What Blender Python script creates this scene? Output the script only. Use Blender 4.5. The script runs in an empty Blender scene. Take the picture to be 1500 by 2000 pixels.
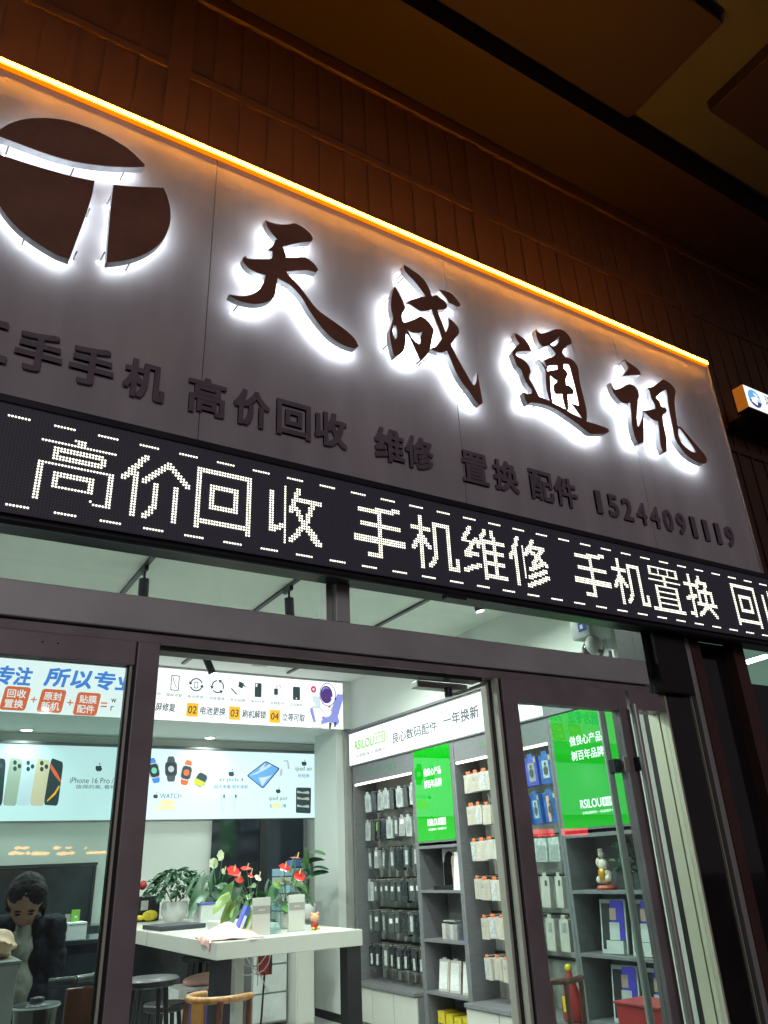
import bpy, bmesh, math, random
from mathutils import Vector, Matrix, Euler
random.seed(7)
SC = bpy.context.scene
COL = SC.collection
# ------------------------------------------------------------------ camera
YAW, PITCH, ROLL, FPX, H = 0.560733688, 0.436008143, 0.0469509197, 1479.97702, 1.5
_f = Vector((math.sin(YAW)*math.cos(PITCH), math.cos(YAW)*math.cos(PITCH), math.sin(PITCH)))
_r = Vector((math.cos(YAW), -math.sin(YAW), 0)); _d = _f.cross(_r)
_c, _s = math.cos(ROLL), math.sin(ROLL)
CR = _c*_r + _s*_d; CD = -_s*_r + _c*_d; CF = _f
cd = bpy.data.cameras.new('camera'); cam = bpy.data.objects.new('camera', cd); COL.objects.link(cam)
cam.matrix_world = Matrix(((CR.x, -CD.x, -CF.x, 0), (CR.y, -CD.y, -CF.y, 0), (CR.z, -CD.z, -CF.z, H), (0, 0, 0, 1)))
cd.sensor_fit = 'HORIZONTAL'; cd.sensor_width = 36; cd.lens = 36*FPX/1500; cd.clip_start = .05; cd.clip_end = 400
SC.camera = cam
# ------------------------------------------------------------------ night sky
W = bpy.data.worlds.new('World'); SC.world = W; W.use_nodes = True
bg = W.node_tree.nodes['Background']; bg.inputs[0].default_value = (.075, .062, .072, 1); bg.inputs[1].default_value = 1.0
# faint broad glow of the street behind the camera
sun_d = bpy.data.lights.new('street_glow', 'SUN'); sun_d.energy = .36; sun_d.angle = math.radians(25); sun_d.color = (1, .90, .90)
sun = bpy.data.objects.new('street_glow', sun_d); COL.objects.link(sun)
sun.rotation_euler = Vector((-.30, -1, .30)).to_track_quat('Z', 'Y').to_euler()
SC.view_settings.view_transform = 'Standard'; SC.view_settings.look = 'None'
SC.view_settings.exposure = 0; SC.view_settings.gamma = 1
SC.cycles.use_denoising = True; SC.cycles.max_bounces = 8; SC.cycles.sample_clamp_indirect = 6
SC.cycles.caustics_reflective = False; SC.cycles.caustics_refractive = False
# ------------------------------------------------------------------ where a sight line meets a real plane (Y = depth behind the street, X = the side wall)
def ray(px, py): return CR*((px-750)/FPX) + CD*((py-1000)/FPX) + CF
def at(px, py, Y):
    d = ray(px, py); return Vector((0, 0, H)) + d*(Y/d.y)
def atx(px, py, X):
    d = ray(px, py); return Vector((0, 0, H)) + d*(X/d.x)
def atz(px, py, Z):
    d = ray(px, py); return Vector((0, 0, H)) + d*((Z-H)/d.z)
# ------------------------------------------------------------------ materials
def _mat(name):
    m = bpy.data.materials.new(name); m.use_nodes = True; nt = m.node_tree
    return m, nt, nt.nodes, nt.links, nt.nodes['Principled BSDF']
def P(name, col, rough=.5, metal=0, var=.12, scale=6, bump=0, bscale=60, coat=0, stretch=(1, 1, 1), alpha=1, trans=0):
    m, nt, N, L, b = _mat(name)
    b.inputs['Roughness'].default_value = rough; b.inputs['Metallic'].default_value = metal
    b.inputs['Coat Weight'].default_value = coat; b.inputs['Transmission Weight'].default_value = trans
    tc = N.new('ShaderNodeTexCoord'); mp = N.new('ShaderNodeMapping'); mp.inputs['Scale'].default_value = stretch
    L.new(tc.outputs['Object'], mp.inputs[0])
    n = N.new('ShaderNodeTexNoise'); n.inputs['Scale'].default_value = scale; n.inputs['Detail'].default_value = 6
    L.new(mp.outputs[0], n.inputs['Vector'])
    r = N.new('ShaderNodeValToRGB'); r.color_ramp.elements[0].position = .3; r.color_ramp.elements[1].position = .7
    r.color_ramp.elements[0].color = tuple(c*(1-var) for c in col)+(1,); r.color_ramp.elements[1].color = tuple(min(1, c*(1+var)) for c in col)+(1,)
    L.new(n.outputs[0], r.inputs[0]); L.new(r.outputs[0], b.inputs['Base Color'])
    mr = N.new('ShaderNodeMapRange'); mr.inputs[3].default_value = max(0, rough-.08); mr.inputs[4].default_value = min(1, rough+.1)
    L.new(n.outputs[0], mr.inputs[0]); L.new(mr.outputs[0], b.inputs['Roughness'])
    if bump:
        n2 = N.new('ShaderNodeTexNoise'); n2.inputs['Scale'].default_value = bscale; n2.inputs['Detail'].default_value = 4
        L.new(mp.outputs[0], n2.inputs['Vector'])
        bp = N.new('ShaderNodeBump'); bp.inputs['Strength'].default_value = bump; bp.inputs['Distance'].default_value = .01
        L.new(n2.outputs[0], bp.inputs['Height']); L.new(bp.outputs[0], b.inputs['Normal'])
    return m
def EM(name, col, st=1.0, gloss=True):
    m, nt, N, L, b = _mat(name)
    b.inputs['Base Color'].default_value = tuple(c*.3 for c in col)+(1,)
    b.inputs['Emission Color'].default_value = tuple(col)+(1,); b.inputs['Emission Strength'].default_value = st
    b.inputs['Roughness'].default_value = .12 if gloss else .6
    return m
def GLASS(name, tint, refl=.9, ior=1.5, film=.03):
    m, nt, N, L, b = _mat(name); N.remove(b); out = N['Material Output']
    t = N.new('ShaderNodeBsdfTransparent'); t.inputs[0].default_value = tuple(tint)+(1,)
    g = N.new('ShaderNodeBsdfGlossy'); g.inputs['Roughness'].default_value = .01; g.inputs[0].default_value = (refl, refl, refl, 1)
    f = N.new('ShaderNodeFresnel'); ge = N.new('ShaderNodeNewGeometry'); mr = N.new('ShaderNodeMapRange')
    mr.inputs[3].default_value = ior; mr.inputs[4].default_value = 1/ior; L.new(ge.outputs['Backfacing'], mr.inputs[0]); L.new(mr.outputs[0], f.inputs[0])
    x = N.new('ShaderNodeMixShader'); L.new(f.outputs[0], x.inputs[0]); L.new(t.outputs[0], x.inputs[1]); L.new(g.outputs[0], x.inputs[2]); 
    # dust and wiping marks: a thin uneven diffuse film
    df = N.new('ShaderNodeBsdfDiffuse'); df.inputs[0].default_value = (.75, .8, .78, 1)
    tc = N.new('ShaderNodeTexCoord'); mp = N.new('ShaderNodeMapping'); mp.inputs['Scale'].default_value = (1.6, 1.6, .7); mp.inputs['Rotation'].default_value = (0, .5, 0); L.new(tc.outputs['Object'], mp.inputs[0])
    n = N.new('ShaderNodeTexNoise'); n.inputs['Scale'].default_value = 4; n.inputs['Detail'].default_value = 8; n.inputs['Roughness'].default_value = .65; n.inputs['Distortion'].default_value = .6; L.new(mp.outputs[0], n.inputs['Vector'])
    q = N.new('ShaderNodeMapRange'); q.inputs[1].default_value = .42; q.inputs[2].default_value = .75; q.inputs[3].default_value = film*.25; q.inputs[4].default_value = film; L.new(n.outputs[0], q.inputs[0])
    y = N.new('ShaderNodeMixShader'); L.new(q.outputs[0], y.inputs[0]); L.new(x.outputs[0], y.inputs[1]); L.new(df.outputs[0], y.inputs[2]); L.new(y.outputs[0], out.inputs[0])
    return m
M = {}
M['white_wall'] = P('white_wall', (.66, .70, .66), .75, var=.03, scale=2, bump=.05)
M['ceiling'] = P('ceiling', (.78, .82, .78), .8, var=.03, scale=1.5)
M['grey_board'] = P('grey_board', (.17, .175, .185), .5, var=.1, scale=12, stretch=(1, 1, 4))
M['peg'] = P('peg', (.33, .33, .31), .6, var=.08)
M['floor_tile'] = P('floor_tile', (.42, .43, .41), .3, var=.1, scale=3)
M['grout'] = P('grout', (.12, .12, .12), .8)
M['frame'] = P('frame', (.32, .28, .30), .42, metal=.2, var=.2, scale=5, bump=.04, bscale=140)
M['beam'] = P('beam', (.60, .63, .64), .45, metal=.35, var=.12, scale=3, bump=.04, bscale=120)
M['black'] = P('black', (.012, .012, .014), .35, var=.3)
M['black_gloss'] = P('black_gloss', (.012, .011, .012), .06, var=.3, coat=.5)
M['black_metal'] = P('black_metal', (.03, .032, .04), .35, metal=.4)
M['steel'] = P('steel', (.72, .73, .58), .45, metal=.4, var=.03, scale=1.5)
M['alu'] = P('alu', (.48, .50, .48), .38, metal=.5, var=.06, scale=4, stretch=(10, 10, .3))
M['alu_light'] = P('alu_light', (.62, .63, .55), .5, metal=.1, var=.04)
M['silver'] = P('silver', (.62, .66, .68), .45, metal=.5, var=.12, scale=20)
M['letter_face'] = P('letter_face', (.26, .105, .06), .42, var=.18, scale=7, bump=.03)
M['sign_panel'] = P('sign_panel', (.48, .455, .475), .5, var=.12, scale=2.2, bump=.05, bscale=9, stretch=(3, 3, .7))
M['small_letter'] = P('small_letter', (.18, .14, .18), .45, var=.15, scale=10)
M['cladding'] = P('cladding', (.066, .029, .013), .6, var=.14, scale=3, bump=.08, bscale=40)
M['slat'] = P('slat', (.062, .028, .013), .55, var=.14, scale=4, bump=.08, bscale=40)
M['soffit_pale'] = P('soffit_pale', (.06, .066, .05), .8, var=.12, scale=2)
M['soffit_dark'] = P('soffit_dark', (.014, .006, .007), .7, var=.3, scale=5)
M['letter_pin'] = P('letter_pin', (.12, .13, .13), .5)
M['dark_stone'] = P('dark_stone', (.035, .028, .03), .12, var=.4, scale=9, coat=.3)
M['rust_metal'] = P('rust_metal', (.075, .034, .03), .5, var=.25, scale=5)
M['paver'] = P('paver', (.12, .115, .11), .8, var=.2, scale=4, bump=.3)
M['asphalt'] = P('asphalt', (.05, .05, .05), .85, var=.2, scale=12, bump=.3)
M['glass_green'] = GLASS('glass_green', (.83, .91, .89))
M['glass_clear'] = GLASS('glass_clear', (.92, .95, .93))
M['glass_jar'] = GLASS('glass_jar', (.85, .93, .92))
M['amber'] = EM('amber', (1, .34, .006), 150)
M['amber_skin'] = EM('amber_skin', (1, .22, .0), 1.2)
def patchy(m, lo, hi, scale):
    N, L = m.node_tree.nodes, m.node_tree.links; tc = N.new('ShaderNodeTexCoord'); v = N.new('ShaderNodeTexNoise'); v.inputs['Scale'].default_value = scale; v.inputs['Detail'].default_value = 1; L.new(tc.outputs['Object'], v.inputs['Vector'])
    r = N.new('ShaderNodeMapRange'); r.inputs[1].default_value = .35; r.inputs[2].default_value = .65; r.inputs[3].default_value = lo; r.inputs[4].default_value = hi; L.new(v.outputs[0], r.inputs[0]); L.new(r.outputs[0], N['Principled BSDF'].inputs['Emission Strength']); return m
M['halo_led'] = EM('halo_led', (.86, .94, 1.0), 21, gloss=False)
M['halo_soft'] = EM('halo_soft', (.86, .94, 1.0), 8, gloss=False)
patchy(M['halo_led'], 8, 42, 26); patchy(M['halo_soft'], 2.5, 11, 14)
M['led_bulb'] = EM('led_bulb', (.9, .96, 1.0), 20, gloss=False)
M['led_dot'] = EM('led_dot', (1, .98, .78), 3.0, gloss=False)
M['lamp_white'] = EM('lamp_white', (1, .98, .93), 9)
M['strip_warm'] = EM('strip_warm', (1, .95, .80), 3.2)
M['box_white'] = EM('box_white', (.93, .98, 1.0), 1.12)
M['box_cool'] = EM('box_cool', (.68, .92, .94), 1.0)
M['green_light'] = EM('green_light', (.0, .48, .006), .85)
M['print_dark'] = EM('print_dark', (.05, .09, .10), .6)
M['print_grey'] = EM('print_grey', (.12, .15, .17), .6)
M['print_line'] = EM('print_line', (.55, .57, .60), .9)
M['print_blue'] = EM('print_blue', (.07, .26, .80), 1.0)
M['print_navy'] = EM('print_navy', (.05, .09, .30), .8)
M['print_orange'] = EM('print_orange', (.86, .16, .06), 1.0)
M['print_yellow'] = EM('print_yellow', (.95, .52, .03), 1.0)
M['print_paleyellow'] = EM('print_paleyellow', (.85, .90, .45), .9)
M['print_white'] = EM('print_white', (1, 1, 1), 1.0)
M['print_purple'] = EM('print_purple', (.10, .045, .24), .9)
M['print_peri'] = EM('print_peri', (.28, .32, .78), .9)
M['print_red'] = EM('print_red', (.75, .05, .12), .9)
M['print_gold'] = EM('print_gold', (.72, .66, .44), .9)
M['print_sage'] = EM('print_sage', (.42, .52, .42), .9)
M['print_ice'] = EM('print_ice', (.62, .78, .86), .95)
M['print_lime'] = EM('print_lime', (.60, .80, .05), .9)
M['print_teal'] = EM('print_teal', (.20, .66, .45), .9)
M['print_sky'] = EM('print_sky', (.16, .46, .86), .95)
M['print_green'] = EM('print_green', (.22, .62, .06), .9)
M['poster_text'] = EM('poster_text', (.85, 1, .85), 1.5)
M['dim_green'] = P('dim_green', (.10, .24, .13), .5)
M['table_white'] = P('table_white', (.56, .57, .52), .3, var=.03, scale=2, coat=.2)
M['pack_black'] = P('pack_black', (.025, .03, .035), .25, var=.4, scale=30, coat=.4)
M['pack_dark'] = P('pack_dark', (.07, .085, .085), .3, var=.4, scale=40, coat=.4)
M['pack_grey'] = P('pack_grey', (.32, .34, .34), .3, var=.2, scale=30, coat=.3)
M['pack_clear'] = P('pack_clear', (.50, .55, .53), .2, var=.25, scale=30, coat=.5)
M['pack_white'] = P('pack_white', (.50, .48, .43), .45, var=.08, scale=18)
M['pack_cream'] = P('pack_cream', (.47, .44, .37), .45, var=.1, scale=18)
M['pack_blue'] = P('pack_blue', (.03, .12, .42), .3, var=.35, scale=14, coat=.3)
M['pack_indigo'] = P('pack_indigo', (.08, .09, .50), .3, var=.35, scale=14, coat=.3)
M['orange_tag'] = P('orange_tag', (.72, .18, .06), .4)
M['red_plastic'] = P('red_plastic', (.36, .03, .03), .35, var=.15)
M['yellow_pack'] = P('yellow_pack', (.62, .50, .03), .4, var=.2, scale=20)
M['lime_print'] = P('lime_print', (.25, .55, .08), .4)
M['white_print'] = P('white_print', (.75, .77, .75), .4, var=.1, scale=40)
M['wood'] = P('wood', (.34, .17, .05), .3, var=.35, scale=9, stretch=(1, 6, 1), coat=.4)
M['wood_dark'] = P('wood_dark', (.10, .035, .02), .3, var=.35, scale=9, stretch=(1, 6, 1), coat=.4)
M['stool_black'] = P('stool_black', (.008, .009, .012), .4, var=.3, coat=.2)
M['leaf_dark'] = P('leaf_dark', (.025, .085, .035), .35, var=.4, scale=9)
M['leaf_mid'] = P('leaf_mid', (.07, .18, .05), .35, var=.4, scale=9)
M['leaf_light'] = P('leaf_light', (.17, .27, .06), .35, var=.35, scale=9)
M['spathe_red'] = P('spathe_red', (.62, .03, .03), .18, var=.2, coat=.6)
M['spathe_white'] = P('spathe_white', (.62, .70, .50), .3, var=.1)
M['spadix'] = P('spadix', (.72, .60, .22), .5)
M['pot_white'] = P('pot_white', (.66, .68, .66), .25, var=.04, coat=.4)
M['soil'] = P('soil', (.05, .035, .025), .9)
M['pink_cloth'] = P('pink_cloth', (.72, .42, .38), .85, var=.15, scale=14, bump=.2)
M['paper'] = P('paper', (.74, .78, .80), .6, var=.02)
M['grey_band'] = P('grey_band', (.30, .29, .27), .5)
M['skin'] = P('skin', (.30, .17, .12), .5, var=.08)
M['skin_orange'] = P('skin_orange', (.72, .36, .20), .5)
M['lips'] = P('lips', (.38, .12, .10), .45)
M['hair'] = P('hair', (.004, .004, .005), .55, var=.5, scale=5, stretch=(40, 40, 4), bump=.4, bscale=12)
M['jacket'] = P('jacket', (.006, .007, .013), .7, var=.25, scale=12, bump=.3, bscale=25)
M['shirt'] = P('shirt', (.19, .19, .17), .8, var=.1, scale=20, bump=.2, bscale=35)
M['trousers'] = P('trousers', (.014, .014, .018), .8, var=.2)
M['food'] = P('food', (.62, .40, .26), .6, var=.3, scale=14)
M['mirror_dark'] = P('mirror_dark', (.05, .06, .075), .04, metal=.55, var=.15)
M['dark_panel'] = P('dark_panel', (.022, .032, .04), .15, var=.3, coat=.2)
M['cable'] = P('cable', (.62, .60, .56), .5)
M['blue_box'] = P('blue_box', (.09, .12, .50), .4, var=.15)
M['bag_blue'] = P('bag_blue', (.30, .50, .62), .5)
M['laptop'] = P('laptop', (.045, .05, .06), .35, metal=.3)
M['photo_dark'] = P('photo_dark', (.03, .03, .035), .3)
M['photo_blue'] = EM('photo_blue', (.10, .09, .62), .42)
M['photo_skin'] = P('photo_skin', (.42, .30, .25), .5)
M['acrylic'] = P('acrylic', (.50, .54, .52), .2, coat=.5)
M['ivory'] = P('ivory', (.62, .56, .46), .4)
M['gold'] = P('gold', (.62, .32, .04), .35, metal=.4)
M['red_base'] = P('red_base', (.42, .08, .04), .4)
M['cam_white'] = P('cam_white', (.56, .60, .60), .35)
M['side_orange_glow'] = EM('side_orange_glow', (.75, .22, .02), .42, gloss=False)  # orange light on the sign box side, put in as emission
M['orange_far'] = EM('orange_far', (1, .42, .06), 14)
M['red_far'] = EM('red_far', (1, .04, .05), 9)
M['neigh_ceiling_glow'] = EM('neigh_ceiling_glow', (.22, .34, .27), .8, gloss=False)  # lamplight on the neighbour's ceiling board, put in as its own glow
def led_matrix():
    m, nt, N, L, b = _mat('led_matrix')
    b.inputs['Roughness'].default_value = .55
    tc = N.new('ShaderNodeTexCoord'); sp = N.new('ShaderNodeSeparateXYZ'); L.new(tc.outputs['Object'], sp.inputs[0])
    def cell(o, off):
        a = N.new('ShaderNodeMath'); a.operation = 'MULTIPLY_ADD'; a.inputs[1].default_value = 100; a.inputs[2].default_value = off; L.new(o, a.inputs[0])
        f = N.new('ShaderNodeMath'); f.operation = 'FRACT'; L.new(a.outputs[0], f.inputs[0])
        s = N.new('ShaderNodeMath'); s.operation = 'SUBTRACT'; s.inputs[1].default_value = .5; L.new(f.outputs[0], s.inputs[0])
        p = N.new('ShaderNodeMath'); p.operation = 'MULTIPLY'; L.new(s.outputs[0], p.inputs[0]); L.new(s.outputs[0], p.inputs[1]); return p.outputs[0]
    ad = N.new('ShaderNodeMath'); ad.operation = 'ADD'; L.new(cell(sp.outputs['X'], .5), ad.inputs[0]); L.new(cell(sp.outputs['Z'], .5), ad.inputs[1])
    lt = N.new('ShaderNodeMath'); lt.operation = 'LESS_THAN'; lt.inputs[1].default_value = .09; L.new(ad.outputs[0], lt.inputs[0])
    mx = N.new('ShaderNodeMix'); mx.data_type = 'RGBA'; L.new(lt.outputs[0], mx.inputs[0])
    mx.inputs[6].default_value = (.085, .095, .135, 1); mx.inputs[7].default_value = (.15, .16, .20, 1)
    L.new(mx.outputs[2], b.inputs['Base Color']); return m
M['led_matrix'] = led_matrix()
for _n in ('jacket', 'hair', 'trousers', 'shirt', 'skin'): M[_n].node_tree.nodes['Principled BSDF'].inputs['Specular IOR Level'].default_value = .12
_g = M['green_light'].node_tree.nodes['Principled BSDF']; _g.inputs['Roughness'].default_value = .02; _g.inputs['IOR'].default_value = 1.7; _g.inputs['Coat Weight'].default_value = .4; _g.inputs['Coat Roughness'].default_value = .01
# ------------------------------------------------------------------ object helpers
def tag(o, label=None, cat=None, group=None, kind=None):
    if label: o['label'] = label
    if cat: o['category'] = cat
    if group: o['group'] = group
    if kind: o['kind'] = kind
    return o
def thing(name, label, cat, loc=(0, 0, 0), group=None, rz=0):
    o = bpy.data.objects.new(name, None); COL.objects.link(o); o.location = loc; o.rotation_euler = (0, 0, rz)
    o.empty_display_size = .1
    return tag(o, label, cat, group)
def wloc(o):
    v = Vector((0, 0, 0))
    while o: v += Vector(o.location); o = o.parent
    return v
class B:
    """collects simple solids as one bmesh"""
    def __init__(s): s.b = bmesh.new()
    def box(s, x0, x1, y0, y1, z0, z1, bev=0, rot=None):
        b = bmesh.new(); bmesh.ops.create_cube(b, size=1)
        for v in b.verts: v.co = Vector(((x0+x1)/2+v.co.x*(x1-x0), (y0+y1)/2+v.co.y*(y1-y0), (z0+z1)/2+v.co.z*(z1-z0)))
        if bev: bmesh.ops.bevel(b, geom=b.edges[:], offset=bev, segments=2, affect='EDGES', profile=.6)
        if rot:
            c = Vector(((x0+x1)/2, (y0+y1)/2, (z0+z1)/2)); bmesh.ops.rotate(b, cent=c, matrix=Euler(rot).to_matrix(), verts=b.verts)
        return s.add(b)
    def add(s, b):
        m = bpy.data.meshes.new('_'); b.to_mesh(m); b.free(); s.b.from_mesh(m); bpy.data.meshes.remove(m); return s
    def cyl(s, p0, p1, r, r1=None, n=14):
        p0, p1 = Vector(p0), Vector(p1); d = p1-p0; r1 = r if r1 is None else r1
        b = bmesh.new(); bmesh.ops.create_cone(b, cap_ends=True, segments=n, radius1=r, radius2=r1, depth=d.length)
        q = d.to_track_quat('Z', 'Y').to_matrix().to_4x4(); q.translation = (p0+p1)/2
        bmesh.ops.transform(b, matrix=q, verts=b.verts); return s.add(b)
    def sph(s, c, r, sub=2, sc=(1, 1, 1), rot=None):
        b = bmesh.new(); bmesh.ops.create_icosphere(b, subdivisions=sub, radius=1)
        m = Matrix.Translation(Vector(c)) @ (Euler(rot).to_matrix().to_4x4() if rot else Matrix()) @ Matrix.Diagonal((r*sc[0], r*sc[1], r*sc[2], 1))
        bmesh.ops.transform(b, matrix=m, verts=b.verts); return s.add(b)
    def tube(s, pts, r, n=8):
        for a, c in zip(pts, pts[1:]):
            s.cyl(a, c, r, n=n)
        for a in pts[1:-1]: s.sph(a, r, 1)
        return s
    def poly(s, pts):
        vs = [s.b.verts.new(Vector(p)) for p in pts]; s.b.faces.new(vs); return s
    def lathe(s, c, prof, n=20):
        rings = []
        for r, z in prof: rings.append([s.b.verts.new((c[0]+r*math.cos(2*math.pi*k/n), c[1]+r*math.sin(2*math.pi*k/n), c[2]+z)) for k in range(n)])
        for a, b2 in zip(rings, rings[1:]):
            for k in range(n): s.b.faces.new((a[k], a[(k+1) % n], b2[(k+1) % n], b2[k]))
        s.b.faces.new(rings[0][::-1]); s.b.faces.new(rings[-1]); return s
    def mesh(s, name, off=(0, 0, 0)):
        m = bpy.data.meshes.new(name); bmesh.ops.recalc_face_normals(s.b, faces=s.b.faces)
        bmesh.ops.translate(s.b, vec=-Vector(off), verts=s.b.verts); s.b.to_mesh(m); s.b.free(); return m
def smooth(m, ang=40):
    for p in m.polygons: p.use_smooth = True
    try: m.set_sharp_from_angle(angle=math.radians(ang))
    except Exception: pass
    return m
def part(name, b, mat, parent=None, label=None, sm=False, kind=None):
    """b is a B in world coordinates, or a mesh already local to parent"""
    m = b.mesh(name, wloc(parent) if parent else (0, 0, 0)) if isinstance(b, B) else b
    if sm: smooth(m)
    if mat is not None and len(m.materials) == 0: m.materials.append(M[mat] if isinstance(mat, str) else mat)
    o = bpy.data.objects.new(name, m); COL.objects.link(o); o.parent = parent
    return tag(o, label, kind=kind)
def struct(name, b, mat, parent=None, sm=False):
    o = part(name, b, mat, parent, sm=sm); o['kind'] = 'structure'; return o
def copy_tree(o, parent=None):
    c = o.copy(); COL.objects.link(c); c.parent = parent
    for ch in [x for x in o.children]: copy_tree(ch, c)
    return c
def retag(o, label):
    o['label'] = label; return o
# flat print: text and polygons lying on a facing plane ('Y': faces the street, 'X': faces left)
_dg = None
def text_mesh(body, pL, pR, h, face='Y', bold=0.0, ext=.0006, shear=0, lift=0.0):
    c = bpy.data.curves.new('t', 'FONT'); c.body = body; c.size = 1; c.shear = shear; c.resolution_u = 3
    o = bpy.data.objects.new('t', c); COL.objects.link(o); bpy.context.view_layer.update()
    m = bpy.data.meshes.new_from_object(o.evaluated_get(bpy.context.evaluated_depsgraph_get()))
    bpy.data.objects.remove(o); bpy.data.curves.remove(c)
    xs = [v.co.x for v in m.vertices]; ys = [v.co.y for v in m.vertices]
    x0, x1, y0, y1 = min(xs), max(xs), min(ys), max(ys)
    pL, pR = Vector(pL), Vector(pR); u = pR-pL; u.z = 0 if abs(u.z) < .35*u.length else u.z
    wdt = (pR-pL).length; zc = (pL.z+pR.z)/2
    ux = Vector((1, 0, 0)) if face == 'Y' else Vector((0, -1, 0)); nrm = Vector((0, -1, 0)) if face == 'Y' else Vector((-1, 0, 0))
    b = bmesh.new()
    dd = bold*.55*h; cps = [(0, 0)] if not bold else [(0, 0), (dd, dd), (-dd, dd), (dd, -dd), (-dd, -dd)]
    n0 = 0; m0 = m
    for ci, (ox, oz) in enumerate(cps):
        b.from_mesh(m0); b.verts.ensure_lookup_table()
        for v in b.verts[n0:]: v.co.x += ox*(x1-x0)/wdt; v.co.y += oz*(y1-y0)/h; v.co.z = ci*.00012
        n0 = len(b.verts)
    bpy.data.meshes.remove(m)
    for v in b.verts:
        lz = v.co.z
        v.co = nrm*lz + Vector((pL.x, pL.y, zc)) + ux*((v.co.x-x0)/(x1-x0)*wdt) + Vector((0, 0, 1))*(((v.co.y-y0)/(y1-y0)-.5)*h) + nrm*(lift+ext)
    if ext > 0:
        r = bmesh.ops.extrude_face_region(b, geom=b.faces[:]); 
        bmesh.ops.translate(b, vec=-nrm*ext, verts=[g for g in r['geom'] if isinstance(g, bmesh.types.BMVert)])
    k = B(); k.add(b); return k
def TX(name, body, mat, parent, pL, pR, h, face='Y', **kw):
    return part(name, text_mesh(body, pL, pR, h, face, **kw), mat, parent)
def outline(name, polys, mat, parent, ext=0.0, off=0.0):
    """polys: list of closed loops of world points on one plane Y=const; holes are loops inside loops"""
    c = bpy.data.curves.new('o', 'CURVE'); c.dimensions = '2D'; c.fill_mode = 'BOTH'; c.extrude = ext; c.offset = off
    for pl in polys:
        s = c.splines.new('POLY'); s.points.add(len(pl)-1); s.use_cyclic_u = True
        for k, p in enumerate(pl): s.points[k].co = (p.x, p.z, 0, 1)
    o = bpy.data.objects.new('o', c); COL.objects.link(o); bpy.context.view_layer.update()
    m = bpy.data.meshes.new_from_object(o.evaluated_get(bpy.context.evaluated_depsgraph_get()))
    bpy.data.objects.remove(o); bpy.data.curves.remove(c)
    y = polys[0][0].y
    b = bmesh.new(); b.from_mesh(m); bpy.data.meshes.remove(m)
    for v in b.verts: v.co = Vector((v.co.x, y-v.co.z, v.co.y))
    k = B(); k.add(b); return k
def spl(pts, n=3):
    """closed Catmull-Rom through traced points; sharp turns stay corners"""
    out = []; N = len(pts)
    for i in range(N):
        p0, p1, p2, p3 = pts[i-1], pts[i], pts[(i+1) % N], pts[(i+2) % N]
        a1 = (p1-p0).angle(p2-p1, 0); a2 = (p2-p1).angle(p3-p2, 0); L = (p2-p1).length
        m1 = Vector((0,)*len(p1)) if a1 > .75 else (p2-p0)*.5; m2 = Vector((0,)*len(p1)) if a2 > .75 else (p3-p1)*.5
        if m1.length > L: m1 = m1*(L/m1.length)
        if m2.length > L: m2 = m2*(L/m2.length)
        for k in range(n):
            t = k/n
            if m1.length == 0 and m2.length == 0: q = p1.lerp(p2, t)
            else:
                M1 = m1 if m1.length else (p2-p1)*.8; M2 = m2 if m2.length else (p2-p1)*.8
                q = (2*t**3-3*t*t+1)*p1+(t**3-2*t*t+t)*M1+(-2*t**3+3*t*t)*p2+(t**3-t*t)*M2
            out.append(q)
    return out
# ================================================================== EXTERIOR SETTING
YS = 2.445      # sign panel plane
struct('street', B().box(-60, 60, -70, -3.0, -.45, -.32), 'asphalt')
pv = struct('pavement', B().box(-60, 60, -3.0, 2.52, -.5, -.17), 'grout')
pm = B().box(-.295, .295, -.295, .295, 0, .02, bev=.004).mesh('slab'); pm.materials.append(M['paver'])
for i in range(-2, 8):
    for j in range(-3, 5):
        o = bpy.data.objects.new('slab', pm); COL.objects.link(o); o.parent = pv; o.location = (i*.6+.1, j*.6, -.17); o['kind'] = 'structure'
struct('doorstep', B().box(-2.2, 3.15, 2.22, 2.45, -.17, -.02, bev=.01), 'dark_stone')
# building front above the shops: ribbed cladding with posts
cl = thing('cladding_wall', 'dark ribbed wall above the shop sign lit orange from below', 'wall', (0, 2.8, 2.9))
part('backing', B().box(-4, 14, 2.83, 3.2, 2.9, 6.25), 'cladding', cl)
for x in (-3.62, -1.52, .53, 2.58, 4.66, 6.76, 8.86): part('post', B().box(x, x+.12, 2.808, 2.829, 2.9, 6.2, bev=.006), 'slat', cl)
part('rail', B().box(-4, 14, 2.814, 2.829, 5.44, 5.5, bev=.004), 'slat', cl)
part('rail', B().box(-4, 14, 2.80, 2.829, 6.12, 6.24, bev=.01), 'slat', cl)
part('rail', B().box(-4, 14, 2.814, 2.829, 4.18, 4.24, bev=.004), 'slat', cl)
slm = {}
for z0, z1 in ((2.9, 4.178), (4.242, 5.438), (5.502, 6.118)):
    m = B().box(-.016, .016, .002, .008, 0, z1-z0).mesh('slat'); m.materials.append(M['slat']); slm[z0] = m
for x in (-1.52, .53, 2.58, 4.66, 6.76):
    for k in range(1, 12):
        for z0 in ((5.502, 4.242, 2.9) if x > 4 else (5.502, 4.242)):
            o = bpy.data.objects.new('slat', slm[z0]); COL.objects.link(o); o.parent = cl
            o.location = (x+.12+k*.165-.02, .017, z0-2.9)
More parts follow.
